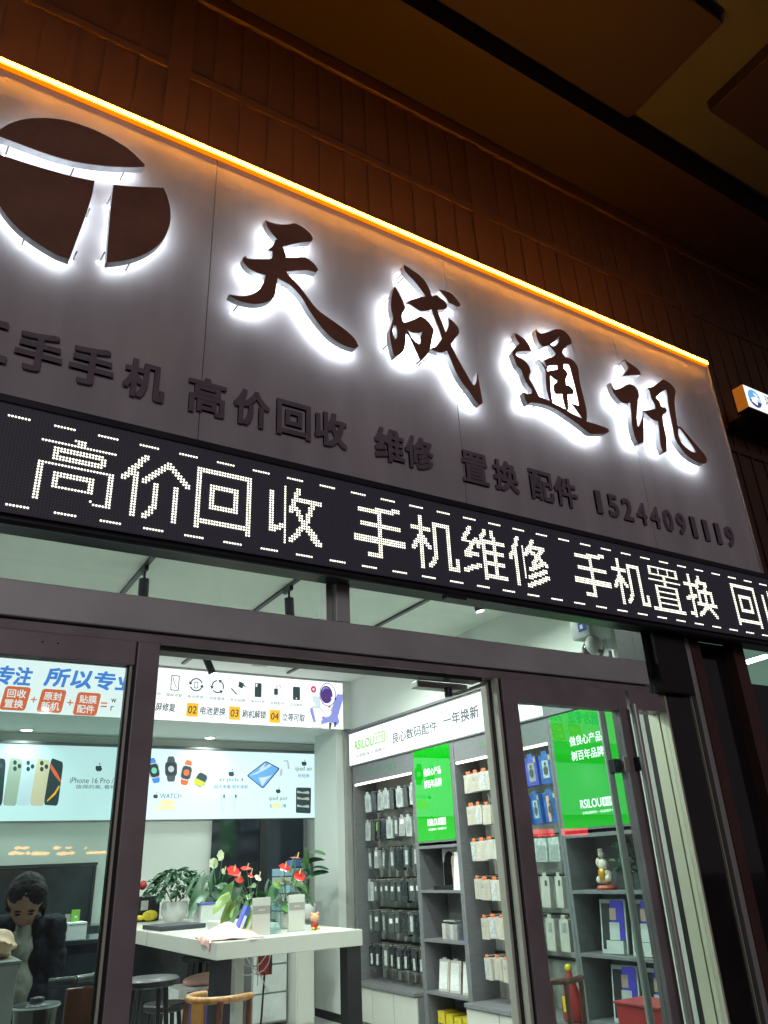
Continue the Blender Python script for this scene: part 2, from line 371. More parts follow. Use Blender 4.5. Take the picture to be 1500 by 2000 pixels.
# canopy soffit overhead: pale slab with darker dropped panels
so = struct('soffit', B().box(-4, 14, -.4, 3.2, 6.55, 6.8), 'soffit_pale')
struct('soffit_panel', B().box(-4, 3.75, 1.46, 2.29, 6.46, 6.549, bev=.01), 'soffit_dark', so)
struct('soffit_panel', B().box(-4, 14, 2.292, 3.2, 6.252, 6.549), 'soffit_dark', so)
struct('soffit_panel', B().box(4.21, 9, -.2, 1.93, 6.44, 6.549, bev=.01), 'soffit_dark', so)
struct('soffit_panel', B().box(-4, 3.3, -.2, 1.1, 6.44, 6.549, bev=.01), 'soffit_dark', so)
# ================================================================== SIGN
ZT, ZB, XR = 4.475, 2.955, 4.165
sg = thing('shop_sign', 'large pale fascia sign with halo lit brown calligraphy, round emblem and orange light strip', 'sign', (1.9, YS, ZB))
seams = [-1.78, -.53, .724, 1.985, 3.26, XR]
for a, b in zip(seams, seams[1:]):
    part('panel', B().box(a+.0015, b-.0015, YS, YS+.02, ZB, ZT, bev=.0012), 'sign_panel', sg)
part('backing', B().box(-1.78, XR-.004, YS+.0205, 2.774, ZB, ZT-.02), 'cladding', sg)
part('edge_trim', B().box(XR, XR+.006, YS-.012, 2.774, ZB, ZT+.01), 'alu', sg)
st = part('light_strip', B().box(-1.78, XR-.01, YS-.024, YS-.002, ZT-.014, ZT+.022, bev=.004), 'amber_skin', sg, 'glowing orange LED strip along the top edge')
cb = B(); cb.box(-1.78, XR-.014, YS-.0285, YS-.0245, ZT-.006, ZT+.014); cb.box(-1.78, XR-.014, YS-.018, YS-.006, ZT+.0225, ZT+.026)
part('led_core', cb, 'amber', st)
YF, YBK = 2.371, 2.402
def crop(ox, oy, s, pts): return [at(ox+x/s, oy+y/s, YF) for x, y in pts]
def letter(name, label, loops, pins, n=3, dots=0):
    """halo lit channel letter: dark face, silver return, glowing back, stand-off pins"""
    L3 = [spl(l, n) if n > 1 else l for l in loops]
    c = sum(L3[0], Vector())/len(L3[0])
    t = part(name, B(), None, sg, label)
    t.location = (c.x-wloc(sg).x, 0, c.z-wloc(sg).z)
    y0 = YF
    def shift(y): return [[Vector((p.x, y, p.z)) for p in l] for l in L3]
    part('face', outline('face', shift(y0-.001), 'letter_face', t, ext=.001), 'letter_face', t)
    part('letter_side', outline('side', shift((y0+YBK)/2+.0012), 'silver', t, ext=(YBK-y0)/2-.0006), 'silver', t)
    part('back_light', outline('back', shift(YBK+.0022), 'halo_led', t, ext=0.0, off=-.006), 'halo_soft' if name == 'emblem_piece' else 'halo_led', t)
    for px, py in pins:
        p = at(px, py, YS)
        part('pin', B().cyl((p.x, YS, p.z), (p.x+.004, YBK-.002, p.z+.002), .0032, n=8), 'letter_pin', t)
        q = at(px-5, py+4, YS-.004)
        part('led_module', B().sph((q.x, YS-.004, q.z), .0045, 1), 'led_bulb', t)
    return t
# emblem
E0 = (0, 200, 4.2857)
letter('emblem_piece', 'upper lens-shaped piece of the round emblem',
  [crop(*E0, [(-60,262),(0,228),(60,190),(150,155),(260,135),(400,133),(560,155),(720,205),(880,275),(1040,370),(1130,440),(1213,527),(1200,540),(1050,541),(900,534),(780,520),(600,490),(420,440),(250,380),(120,330),(0,285)])],
  [(12,300),(137,345),(129,316),(235,350)])
letter('emblem_piece', 'lower left piece of the round emblem',
  [crop(*E0, [(-95,410),(0,440),(200,505),(400,565),(600,620),(792,660),(770,780),(720,940),(660,1100),(600,1260),(580,1310),(480,1275),(350,1200),(220,1110),(110,1010),(0,870),(-65,740),(-105,590)])],
  [(43,477),(168,423),(143,506)])
letter('emblem_piece', 'lower right half-disc piece of the round emblem',
  [crop(*E0, [(948,692),(1100,705),(1368,717),(1400,790),(1425,900),(1425,1000),(1395,1100),(1330,1190),(1220,1265),(1080,1315),(950,1335),(890,1340),(900,1200),(915,1000),(930,850)])],
  [(210,398),(197,507),(246,527)])
A0 = (420, 410, 5)
letter('calligraphy_character', 'brown brush character 天 standing off the panel',
  [crop(*A0, [(488,100),(560,128),(640,143),(720,143),(765,130),(800,140),(870,180),(930,235),(955,280),(948,300),(920,310),(800,325),(655,362),(675,400),(690,440),(695,468),(780,468),(870,465),(900,475),(960,520),(1008,585),(985,608),(900,590),(800,592),(690,603),(730,650),(800,720),(900,850),(960,930),(1030,1000),(1150,1085),(1280,1180),(1360,1255),(1403,1330),(1370,1350),(1330,1345),(1240,1310),(1130,1240),(1020,1120),(920,980),(850,860),(790,790),(720,725),(612,668),(600,730),(590,800),(575,850),(540,885),(470,910),(380,917),(280,900),(200,870),(135,828),(210,838),(290,842),(370,820),(430,780),(470,720),(495,640),(400,610),(330,570),(280,510),(270,470),(300,447),(310,475),(380,482),(480,480),(555,478),(560,440),(562,405),(510,395),(545,365),(580,325),(590,292),(620,298),(560,235),(515,170)])],
  [(457,606),(540,571),(584,495),(659,687),(505,560)])
C0 = (730, 500, 6.25)
letter('calligraphy_character', 'brown brush character 成 standing off the panel',
  [crop(*C0, [(253,370),(300,440),(350,540),(378,620),(380,655),(345,705),(340,740),(350,790),(368,815),(420,805),(500,770),(565,735),(620,760),(680,820),(725,890),(730,925),(710,1000),(690,1110),(676,1160),(640,1220),(570,1285),(530,1200),(470,1070),(430,980),(400,955),(387,900),(388,1000),(385,1080),(365,1160),(320,1200),(260,1230),(235,1170),(215,1080),(200,1000),(195,920),(215,840),(235,760),(225,700),(210,620),(215,520),(235,430)]),
   crop(*C0, [(240,840),(275,855),(285,920),(280,1000),(262,1015),(240,970),(228,900)]),
   crop(*C0, [(410,900),(470,935),(540,940),(592,925),(575,980),(570,1060),(550,1080),(510,1050),(450,980)])],
  [(750,592),(749,681),(777,553),(818,713)])
letter('calligraphy_character', 'long sweeping stroke of the brush character 成',
  [crop(*C0, [(363,108),(400,130),(480,185),(540,220),(600,280),(650,350),(685,430),(708,490),(770,478),(810,515),(870,560),(895,600),(890,640),(850,652),(775,660),(810,760),(875,935),(910,860),(908,762),(950,785),(1010,850),(1040,910),(1040,950),(990,1010),(940,1080),(970,1150),(1050,1300),(1130,1440),(1200,1560),(1225,1582),(1250,1540),(1267,1418),(1285,1550),(1330,1790),(1300,1818),(1260,1790),(1170,1660),(1090,1560),(1010,1430),(950,1290),(893,1155),(830,1180),(760,1165),(692,1130),(760,1105),(832,1010),(790,880),(740,760),(705,650),(640,672),(570,672),(510,640),(440,592),(383,580),(450,540),(560,505),(632,497),(590,430),(520,335),(430,240),(375,170)])],
  [(776,545),(859,704),(896,774)])
letter('calligraphy_character', 'detached dot of the brush character 成',
  [crop(*C0, [(790,413),(850,425),(940,455),(1000,520),(1055,590),(1050,615),(1020,620),(960,590),(915,570),(870,500)])], [(880,602)])
D0 = (970, 620, 6.25)
letter('calligraphy_character', 'brown brush character 通, walking radical with its long base stroke',
  [crop(*D0, [(220,193),(280,225),(350,280),(400,350),(425,410),(330,412),(245,422),(225,452),(260,480),(330,520),(390,590),(418,670),(402,700),(395,750),(440,820),(490,910),(512,965),(600,1000),(700,1050),(830,1120),(960,1195),(1050,1240),(1100,1272),(1200,1300),(1300,1335),(1360,1360),(1375,1390),(1350,1410),(1280,1420),(1150,1420),(1080,1370),(980,1290),(880,1220),(760,1140),(640,1080),(500,1045),(420,1040),(385,1062),(350,1000),(325,912),(370,935),(430,930),(432,885),(360,790),(320,700),(300,640),(250,590),(215,500),(190,430),(230,370),(280,320),(240,260)])],
  [(990,675),(1003,735),(1031,802),(1088,828)])
letter('calligraphy_character', 'brown brush character 通, upper right part',
  [crop(*D0, [(478,143),(510,180),(545,198),(620,180),(700,148),(745,143),(810,160),(870,210),(905,270),(913,325),(860,345),(820,385),(800,430),(830,485),(900,505),(960,560),(995,630),(1010,760),(1040,900),(1070,1020),(1098,1150),(1098,1262),(1050,1236),(1000,1170),(940,1090),(885,1030),(900,1040),(1000,1080),(985,980),(950,830),(915,700),(890,600),(870,572),(815,570),(820,620),(860,670),(868,700),(845,750),(850,825),(890,835),(930,880),(943,930),(910,940),(865,940),(870,1040),(878,1130),(850,1125),(820,1050),(800,935),(720,935),(695,880),(700,820),(735,795),(737,770),(690,740),(650,705),(655,800),(660,900),(685,1040),(650,1010),(615,900),(600,760),(598,660),(560,580),(515,508),(560,560),(600,610),(612,585),(590,550),(580,525),(620,500),(690,480),(718,445),(690,400),(640,340),(560,360),(520,310),(490,240)]),
   crop(*D0, [(620,600),(650,588),(740,585),(745,635),(680,645),(617,655)]),
   crop(*D0, [(650,330),(700,300),(740,260),(765,215),(755,290),(725,340),(690,350)])],
  [(1055,712),(1098,790)])
X0 = (1160, 690, 6.25)
letter('calligraphy_character', 'detached dot of the brush character 讯',
  [crop(*X0, [(370,75),(420,115),(500,165),(550,215),(572,265),(490,268),(400,275),(345,278),(385,235),(425,180),(400,130)])], [(1207,713),(1205,746)])
letter('calligraphy_character', 'brown brush character 讯, left hook',
  [crop(*X0, [(200,358),(230,410),(255,445),(320,430),(380,395),(430,378),(490,400),(535,450),(550,520),(535,590),(525,680),(522,800),(530,890),(545,900),(562,860),(590,780),(600,692),(605,800),(605,950),(603,1090),(545,1105),(500,1020),(470,900),(455,750),(445,600),(400,612),(350,605),(300,560),(240,480)])],
  [(1193,794),(1225,862)])
letter('calligraphy_character', 'brown brush character 讯, right part with looping tail',
  [crop(*X0, [(655,420),(720,408),(770,375),(840,320),(900,350),(960,400),(998,470),(985,540),(985,640),(1000,760),(1015,880),(1028,892),(1060,900),(1130,980),(1240,1110),(1350,1240),(1378,1300),(1370,1340),(1310,1345),(1230,1310),(1130,1240),(1050,1140),(990,1040),(960,900),(930,750),(905,620),(888,480),(875,440),(820,480),(755,540),(800,590),(820,650),(870,665),(890,700),(870,735),(840,760),(845,850),(865,950),(885,1050),(888,1200),(850,1215),(815,1130),(800,1000),(790,900),(780,830),(720,810),(660,760),(605,700),(680,690),(750,680),(740,620),(700,550),(685,480)]),
   crop(*X0, [(1028,915),(1060,935),(1130,1030),(1200,1130),(1246,1213),(1200,1205),(1120,1150),(1060,1080),(1030,1000)])],
  [(1252,777),(1273,880),(1335,906),(1300,835)])
# row of small unlit letters
sm = list(zip('二手手机高价回收维修置换配件', [-.03,.141,.318,.506,.747,.931,1.114,1.285,1.575,1.733,2.047,2.233,2.46,2.624]))
for ch, x in sm:
    o = part('small_letter', text_mesh(ch, (x-.072, YS, 3.174), (x+.072, YS, 3.174), .158, 'Y', bold=.05, ext=.012), 'small_letter', sg)
for k, ch in enumerate('15244091119'):
    x = 2.853+k*(3.928-2.853)/10; w = .017 if ch == '1' else .034
    part('small_letter', text_mesh(ch, (x-w, YS, 3.168), (x+w, YS, 3.168), .125, 'Y', bold=.05, ext=.012), 'small_letter', sg)
# ================================================================== LED TICKER
ld = thing('led_display', 'long black dot matrix display scrolling lit white Chinese characters above the shop door', 'display', (2, 2.38, 2.5))
part('display_panel', B().box(-1.8, 5.6, 2.38, 2.429, 2.53, 2.91), 'led_matrix', ld)
part('housing', B().box(-1.8, 5.6, 2.4292, 2.52, 2.515, 2.945), 'black_metal', ld)
part('top_frame', B().box(-1.8, 5.6, 2.372, 2.4288, 2.9102, 2.938, bev=.004), 'black_metal', ld)
part('bottom_rail', B().cyl((-1.8, 2.40, 2.514), (5.6, 2.40, 2.514), .0155, n=16), 'black_metal', ld, sm=True)
part('bracket', B().box(1.79, 1.89, 2.39, 2.43, 2.487, 2.505, bev=.003), 'black_metal', ld)
G = {
 '高': [(10,0,13,0,1,1),(11,1,13,1,1,1),(0,2,23,2,1,1),(4,4,18,4,2,2),(4,5,4,7,2,1),(19,5,19,7,2,1),(4,7,18,7,2,2),(0,10,23,10,1,1),(0,11,0,23,2,1),(22,11,22,22,2,1),(5,13,16,13,2,2),(5,14,5,17,2,1),(16,14,16,17,2,1),(5,18,16,18,2,1),(17,21,17,21,1,1),(18,22,20,22,1,1),(19,22,22,22,2,1)],
 '价': [(7,0,0,9,2,2),(4,7,4,22,2,2),(15,1,7,9,2,2),(15,1,22,8,2,2),(11,10,11,18,2,1),(11,18,8,22,2,2),(18,10,18,23,2,1)],
 '回': [(0,0,18,0,2,2),(0,0,0,23,2,1),(19,0,19,23,2,1),(0,20,19,20,2,2),(5,6,14,6,2,2),(5,6,5,15,2,1),(14,6,14,15,2,1),(5,14,14,14,2,2)],
 '收': [(1,3,1,19,2,1),(1,18,6,16,2,2),(7,0,7,23,1,1),(12,0,9,9,2,2),(12,4,21,4,2,2),(18,5,15,14,2,2),(15,14,9,21,2,2),(11,8,15,15,2,2),(15,15,20,21,3,2)],
 '手': [(2,2,16,1,2,2),(16,1,20,0,2,2),(3,8,20,8,2,2),(0,14,23,14,1,3),(11,2,11,21,2,2),(6,21,11,21,2,2)],
 '机': [(0,5,8,5,2,2),(4,0,4,22,2,2),(4,8,0,14,2,2),(5,9,8,13,2,2),(11,2,11,17,2,2),(11,17,8,21,2,2),(11,2,18,2,2,2),(18,2,18,20,2,2),(18,21,22,21,2,2),(22,17,22,20,2,1)],
 '维': [(4,0,0,6,2,2),(0,7,5,7,2,1),(7,5,1,12,2,2),(1,13,7,12,2,2),(0,20,8,17,2,2),(12,0,8,8,2,2),(11,6,11,23,2,1),(16,0,17,4,2,2),(11,5,22,5,2,2),(11,10,22,10,1,2),(11,15,22,15,1,2),(11,21,23,21,1,2),(17,5,17,21,2,1)],
 '修': [(5,0,0,10,2,2),(3,6,3,23,2,1),(8,4,8,19,1,1),(14,0,9,7,2,2),(12,3,20,3,2,2),(19,4,13,11,2,2),(12,5,21,11,2,2),(18,11,11,14,2,2),(20,14,10,18,2,2),(21,17,9,22,2,2)],
 '置': [(1,0,22,0,1,1),(1,4,22,4,1,1),(1,0,1,4,2,1),(8,0,8,4,1,1),(15,0,15,4,1,1),(21,0,21,4,2,1),(0,7,23,7,1,1),(11,5,11,9,2,1),(4,10,19,10,1,1),(4,13,19,13,1,1),(4,16,19,16,1,1),(4,19,19,19,1,1),(4,10,4,22,2,1),(19,10,19,22,2,1),(0,22,23,22,1,2)],
 '换': [(0,5,8,5,2,2),(4,0,4,22,2,2),(1,21,4,21,2,2),(0,13,7,11,2,2),(12,0,9,6,2,2),(12,3,17,3,2,2),(17,4,15,7,2,2),(10,8,20,8,2,2),(10,8,10,15,2,1),(20,8,20,15,2,1),(15,8,15,15,2,1),(8,15,23,15,1,2),(15,16,8,21,2,2),(16,16,21,21,2,2)]}
def raster(ops):
    px = set()
    for x0, y0, x1, y1, w, h in ops:
        n = max(abs(x1-x0), abs(y1-y0), 1)
        for k in range(n+1):
            x = round(x0+(x1-x0)*k/n); y = round(y0+(y1-y0)*k/n)
            for a in range(w):
                for b in range(h): px.add((x+a, y+b))
    return px
lit = set()
for ch, xc in zip('高价回收手机维修手机置换回收', [.309,.572,.830,1.10,1.471,1.74,2.005,2.264,2.648,2.909,3.17,3.44,3.835,4.10]):
    c0 = round(xc/.01)-12
    for a, b in raster(G[ch]): lit.add((c0+a, 4+b))
for k in range(-9, 30):
    for a in range(7):
        lit.add((22+14*k+a, 0)); lit.add((12+14*k+a, 31))
db = B().b
vs = []
for cx, cz in sorted(lit):
    x = cx*.01+.005; z = 2.866-cz*.01
    db.faces.new([db.verts.new((x+.0037*math.cos(t), 2.3785, z+.0037*math.sin(t))) for t in [k*math.pi/3 for k in range(6)]][::-1])
k = B(); k.add(db); part('lit_dots', k, 'led_dot', ld, kind='stuff')
# ================================================================== DOOR FRONT
fr = thing('door_frame', 'grey brown metal door frame with wide header beam under the display', 'door frame', (1.5, 2.5, 0))
part('header_beam', B().box(-1.8, 3.06, 2.50, 2.62, 2.245, 2.362, bev=.004), 'beam', fr)
part('header_beam', B().box(-1.8, 3.06, 2.512, 2.61, 2.205, 2.238, bev=.003), 'frame', fr)
part('header_groove', B().box(-1.8, 3.06, 2.53, 2.60, 2.2385, 2.2445), 'black', fr)
part('header_seal', B().box(.67, 2.04, 2.53, 2.60, 2.19, 2.2048), 'black', fr)
part('mullion', B().box(1.33, 1.392, 2.50, 2.60, 2.3625, 2.9, bev=.003), 'beam', fr)
part('mullion', B().box(1.302, 1.329, 2.53, 2.60, 2.3625, 2.9, bev=.002), 'alu', fr)
part('mullion', B().box(-.95, -.9, 2.50, 2.60, 2.3625, 2.9, bev=.003), 'beam', fr)
part('transom_post', B().box(3.062, 3.10, 2.5, 2.6, 2.3, 2.9, bev=.002), 'black', fr)
part('transom_glass', B().box(-1.8, 3.062, 2.555, 2.563, 2.3625, 2.93), 'glass_clear', fr)
part('door_post', B().box(2.098, 2.1115, 2.51, 2.545, 0, 2.2045, bev=.002), 'alu_light', fr)
part('door_post', B().box(2.083, 2.112, 2.561, 2.60, 0, 2.2045, bev=.002), 'alu_light', fr)
part('seal', B().box(2.095, 2.1125, 2.5455, 2.5605, 0, 2.2), 'black', fr)
part('seal', B().box(2.112, 2.121, 2.512, 2.585, 0, 2.2), 'black', fr)
part('jamb', B().box(3.146, 3.158, 2.5, 2.551, 0, 2.2, bev=.002), 'steel', fr)
part('jamb', B().box(3.146, 3.158, 2.559, 2.62, 0, 2.2, bev=.002), 'steel', fr)
part('jamb_core', B().box(3.1585, 3.175, 2.505, 2.66, 0, 2.2), 'black', fr)
part('jamb_head', B().box(2.9, 3.158, 2.505, 2.6, 2.12, 2.2045), 'frame', fr)
part('wall_return', B().box(3.102, 3.35, 2.53, 2.70, 2.2055, 2.95), 'black', fr)
# left leaf
dl = thing('glass_door', 'left glass door panel in a wide brown frame, tinted green by its glass', 'door', (.66, 2.5, 0))
part('stile', B().box(.592, .664, 2.50, 2.55, 0, 2.2035, bev=.003), 'frame', dl)
part('stile', B().box(-.55, -.47, 2.50, 2.55, 0, 2.2035, bev=.003), 'frame', dl)
part('top_rail', B().box(-.4695, .5855, 2.50, 2.55, 2.124, 2.2035, bev=.003), 'frame', dl)
part('bottom_rail', B().box(-.4695, .5855, 2.50, 2.55, 0, .12, bev=.003), 'frame', dl)
part('glazing_bead', B().box(.5725, .5805, 2.508, 2.545, .12, 2.1235), 'alu_light', dl)
part('glazing_bead', B().box(.581, .5915, 2.512, 2.545, 0, 2.2035), 'black_metal', dl)
part('glazing_bead', B().box(.566, .5715, 2.515, 2.535, .12, 2.1235), 'black', dl)
part('pane', B().box(-.4695, .566, 2.521, 2.529, .12, 2.124), 'glass_green', dl)
for x in (.30, .345): part('screw', B().cyl((x, 2.4985, 2.172), (x, 2.5, 2.172), .003, n=8), 'black', dl)
# outermost fixed pane at the left
df = thing('fixed_window', 'fixed glass panel in a brown frame left of the glass door', 'window', (-1.2, 2.5, 0))
part('stile', B().box(-1.8, -1.7, 2.50, 2.55, 0, 2.2035, bev=.003), 'frame', df)
part('top_rail', B().box(-1.6995, -.5505, 2.50, 2.55, 2.124, 2.2035, bev=.003), 'frame', df)
part('pane', B().box(-1.6995, -.5505, 2.521, 2.529, .0, 2.124), 'glass_green', df)
# right leaf
dr = thing('glass_door', 'right glass door with a brown frame and long tubular pull handles', 'door', (2.12, 2.5, 0))
part('stile', B().box(2.1215, 2.200, 2.50, 2.55, 0, 2.2035, bev=.003), 'frame', dr)
part('stile', B().box(2.813, 2.872, 2.50, 2.55, 0, 2.2035, bev=.003), 'frame', dr)
part('top_rail', B().box(2.2005, 2.8125, 2.50, 2.55, 2.108, 2.2035, bev=.003), 'frame', dr)
part('bottom_rail', B().box(2.2005, 2.8125, 2.50, 2.55, 0, .12, bev=.003), 'frame', dr)
part('glazing_bead', B().box(2.2005, 2.206, 2.508, 2.545, .12, 2.1075), 'alu', dr)
part('pane', B().box(2.206, 2.8125, 2.521, 2.529, .12, 2.108), 'glass_green', dr)
def handle(x, y, yd):
    h = part('pull_handle', B().cyl((x, y, .35), (x, y, 2.13), .0165, n=20), 'alu', dr, sm=True)
    for z in (.55, 1.868):
        part('bracket', B().box(x-.014, x+.006, y+.012, 2.499, z-.03, z+.03, bev=.003) if yd < 0 else
             B().box(x-.02, x+.035, 2.5505, y-.012, z-.03, z+.03, bev=.003), 'black_metal', h)
handle(2.862, 2.455, -1); handle(2.798, 2.60, 1)
for z, t in ((.9, .12), (1.5, .08)): pass
part('lock_plate', B().box(2.782, 2.8125, 2.494, 2.4995, 1.835, 1.90, bev=.002), 'alu', dr)
# side light
ds = thing('side_window', 'narrow clear glass side light between the right door and the steel jamb', 'window', (3.0, 2.5, 0))
part('stile', B().box(2.876, 2.892, 2.51, 2.55, 0, 2.119, bev=.002), 'frame', ds)
part('pane', B().box(2.8925, 3.145, 2.521, 2.529, 0, 2.119), 'glass_clear', ds)
# closer
dc = thing('door_closer', 'door closer with a bent arm under the header above the open doorway', 'door closer', (1.9, 2.63, 2.18))
part('body', B().box(1.77, 2.03, 2.62, 2.67, 2.165, 2.195, bev=.006), 'alu', dc)
part('knuckle', B().cyl((1.91, 2.60, 2.13), (1.91, 2.60, 2.168), .017, n=16), 'black_metal', dc)
part('arm', B().tube([(1.91, 2.60, 2.138), (1.955, 2.6, 2.145), (2.10, 2.56, 2.197)], .007), 'alu', dc)
# right hand pillars
rp = thing('dark_pillar', 'polished black pillar with a glossy glass face right of the steel jamb', 'pillar', (3.25, 2.5, -.17))
part('core', B().box(3.1755, 3.372, 2.52, 2.655, -.17, 2.2045), 'black_gloss', rp)
part('glass_face', B().box(3.16, 3.336, 2.502, 2.5195, -.17, 2.2045), 'black_gloss', rp)
part('edge_bead', B().box(3.340, 3.344, 2.492, 2.51, -.17, 2.5), 'steel', rp)
part('top_cover', B().box(3.1035, 3.337, 2.46, 2.5285, 2.206, 2.53, bev=.004), 'black', rp)
ap = thing('metal_post', 'aluminium and brown box post right of the black pillar', 'post', (3.43, 2.5, -.17))
part('aluminium_channel', B().box(3.378, 3.394, 2.49, 2.56, -.17, 2.53, bev=.002), 'alu', ap)
part('aluminium_channel', B().box(3.399, 3.424, 2.497, 2.56, -.17, 2.53, bev=.002), 'alu', ap)
part('box_section', B().box(3.4255, 3.495, 2.49, 2.7, -.17, 2.53, bev=.003), 'rust_metal', ap)
np_ = thing('neighbour_shopfront', 'dark neighbouring shopfront with a brown post and a bright transom', 'shopfront', (4.5, 2.6, -.17))
part('infill', B().box(3.4965, 3.79, 2.56, 2.70, -.17, 2.53), 'black_gloss', np_)
part('brown_post', B().box(3.7905, 3.885, 2.50, 2.7, -.17, 2.53, bev=.003), 'rust_metal', np_)
part('dark_panel', B().box(3.8855, 7.5, 2.55, 2.6, -.17, 2.328), 'black_gloss', np_)
part('transom_glass', B().box(3.8855, 7.5, 2.555, 2.563, 2.3285, 2.93), 'glass_green', np_)
part('ceiling_board', B().box(5.3, 12, 3.25, 9, 3.4, 3.45), 'neigh_ceiling_glow', np_)
part('tube_light', B().cyl(at(1460, 1293, 4.4), at(1496, 1282, 4.4), .022), 'lamp_white', np_)
# ================================================================== SHOP INTERIOR SHELL
YB = 9.70; XW = 4.66; CZ = 3.62
fl = struct('floor', B().box(-3.2, 5.2, 2.62, YB+.1, -.05, -.004), 'grout')
tm = B().box(-.398, .398, -.398, .398, 0, .004, bev=.001).mesh('tile'); tm.materials.append(M['floor_tile'])
for i in range(10):
    for j in range(9):
        o = bpy.data.objects.new('tile', tm); COL.objects.link(o); o.parent = fl; o.location = (-2.8+i*.8, 3.02+j*.8, -.004); o['kind'] = 'structure'
struct('ceiling', B().box(-3.2, 5.12, 3.201, 8.52, CZ, CZ+.1), 'ceiling')
struct('ceiling_soffit', B().box(-3.2, 5.2, 8.42, YB+.1, 3.04, CZ-.001), 'ceiling')
struct('wall_back', B().box(-3.2, 5.2, YB, YB+.1, 0, 3.039), 'white_wall')
struct('wall_left', B().box(-3.3, -3.2, 2.62, YB+.1, 0, CZ), 'white_wall')
struct('wall_right', B().box(5.02, 5.12, 4.1, YB, 0, CZ), 'white_wall')
struct('wall_right_upper', B().box(XW, 5.019, 4.1, 8.42, 3.02, CZ-.001), 'white_wall')
struct('wall_right_near', B().box(XW-.02, XW+.02, 3.60, 4.1, 0, CZ-.001), 'white_wall')
k = B()
q4 = [(4.64, 3.599), (4.68, 3.599), (3.45, 2.665), (3.41, 2.665)]
for a, b in zip(q4, q4[1:]+q4[:1]): k.poly([(a[0], a[1], 0), (b[0], b[1], 0), (b[0], b[1], CZ-.001), (a[0], a[1], CZ-.001)])
k.poly([(x, y, CZ-.001) for x, y in q4]); struct('wall_right_angled', k, 'white_wall')
struct('wall_front', B().box(-3.2, 3.42, 2.62, 2.70, 2.951, CZ), 'white_wall')
struct('wall_front_left', B().box(-3.2, -1.8, 2.55, 2.62, -.2, 2.95), 'white_wall')
struct('wall_front_right', B().box(3.176, 3.42, 2.66, 2.74, 0, 2.95), 'white_wall')
pc = struct('wall_column', B().box(4.49, 5.019, 8.50, 9.1, .08, 3.039), 'white_wall')
struct('skirting', B().box(4.484, 5.019, 8.494, 9.1, 0, .079), 'black', pc)
struct('wall_strip', B().box(4.585, XW-.001, 8.44, 8.499, 0, 3.03), 'peg')
# hanging posts seen through the transom at the right
po = thing('conduit_post', 'pale boxed conduit post standing inside the glass right of the security camera', 'post', (3.35, 2.9, 0))
part('cover', B().box(3.33, 3.40, 2.86, 2.93, 0, CZ-.002, bev=.003), 'white_wall', po)
part('cover', B().box(3.30, 3.325, 2.78, 2.80, 0, CZ-.002, bev=.003), 'peg', po)
part('cable', B().tube([(3.28, 2.84, 2.37), (3.3, 2.84, 2.43), (3.33, 2.845, 2.50)], .004), 'black', po)
# switch plate
sw = tag(part('switch_plate', B().box(XW-.034, XW-.0205, 3.80, 3.93, 2.25, 2.48, bev=.004), 'cam_white'), 'white plastic cover plate on the white wall beside the right door', 'switch plate')
# ================================================================== LIGHTS
def disc_light(parent, loc, r, power, col=(.88, 1, .92), spread=150):
    l = bpy.data.lights.new('lamp_light', 'AREA'); l.shape = 'DISK'; l.size = 2*r; l.energy = power; l.color = col; l.spread = math.radians(spread)
    o = bpy.data.objects.new('lamp_light', l); COL.objects.link(o); o.parent = parent; o.location = Vector(loc)-wloc(parent); return o
dl_spots = [(at(410, 1442, 9.45).x, 9.45), (at(52, 1425, 9.45).x, 9.45)]
for k, (x, y) in enumerate(dl_spots+[(-.6, 9.3)]):
    z = 3.04
    d = thing('downlight', ['lit round downlight in the soffit above the watch pictures', 'lit round downlight in the soffit above the phone pictures', 'lit round downlight in the soffit left of the phone pictures'][k], 'downlight', (x, y, z), 'downlights in the soffit')
    part('rim', B().lathe((x, y, z-.008), [(.075, 0), (.075, .0075), (.06, .0075), (.06, 0)], 24), 'cam_white', d, sm=True)
    part('lens', B().cyl((x, y, z-.011), (x, y, z-.0085), .059, n=24), 'lamp_white', d)
    disc_light(d, (x, y, z-.02), .06, 10)
# ceiling track lights
def track(x, y0, y1, heads, which):
    t = thing('track_light', f'black ceiling track with cylinder spotlights, {which}', 'track light', (x, (y0+y1)/2, CZ))
    part('rail', B().box(x-.018, x+.018, y0, y1, CZ-.022, CZ-.001, bev=.002), 'black_metal', t)
    for y, tilt in heads:
        a = part('adapter', B().box(x-.016, x+.016, y-.07, y+.07, CZ-.06, CZ-.0225, bev=.004), 'black_metal', t)
        c = Vector((x, y-.02, CZ-.12)); d = Vector((math.sin(tilt)*.6, -math.sin(tilt)*.2, -1)).normalized()
        part('swivel', B().cyl((x, y-.02, CZ-.061), c, .009), 'black_metal', a, sm=True)
        h = part('spotlight', B().cyl(c, c+d*.19, .038, n=24), 'black_metal', t, sm=True)
        part('lens', B().cyl(c+d*.1905, c+d*.194, .033, n=24), 'lamp_white', h)
        l = disc_light(t, c+d*.2, .03, 30, spread=165); l.rotation_euler = (-d).to_track_quat('Z', 'Y').to_euler()
ty = [at(280, 1118, 1).y]
track(1.28, 3.3, 8.2, [(5.45, .05), (4.1, .1), (7.2, .1)], 'above the left door panel')
track(2.44, 3.3, 8.2, [(5.42, .1), (4.1, .1), (7.45, .8)], 'above the open doorway')
track(3.7, 3.3, 8.2, [(4.6, .3), (6.6, .3)], 'above the aisle by the shelves')
track(-.6, 3.3, 8.2, [(4.6, .1), (6.8, .1)], 'far left of the shop')
vent = tag(part('air_vent', B().box(3.18, 3.36, 8.0, 8.05, CZ-.006, CZ-.0005, bev=.002), 'pack_grey'), 'tiny grey vent slot in the white ceiling above the icon banner', 'vent')
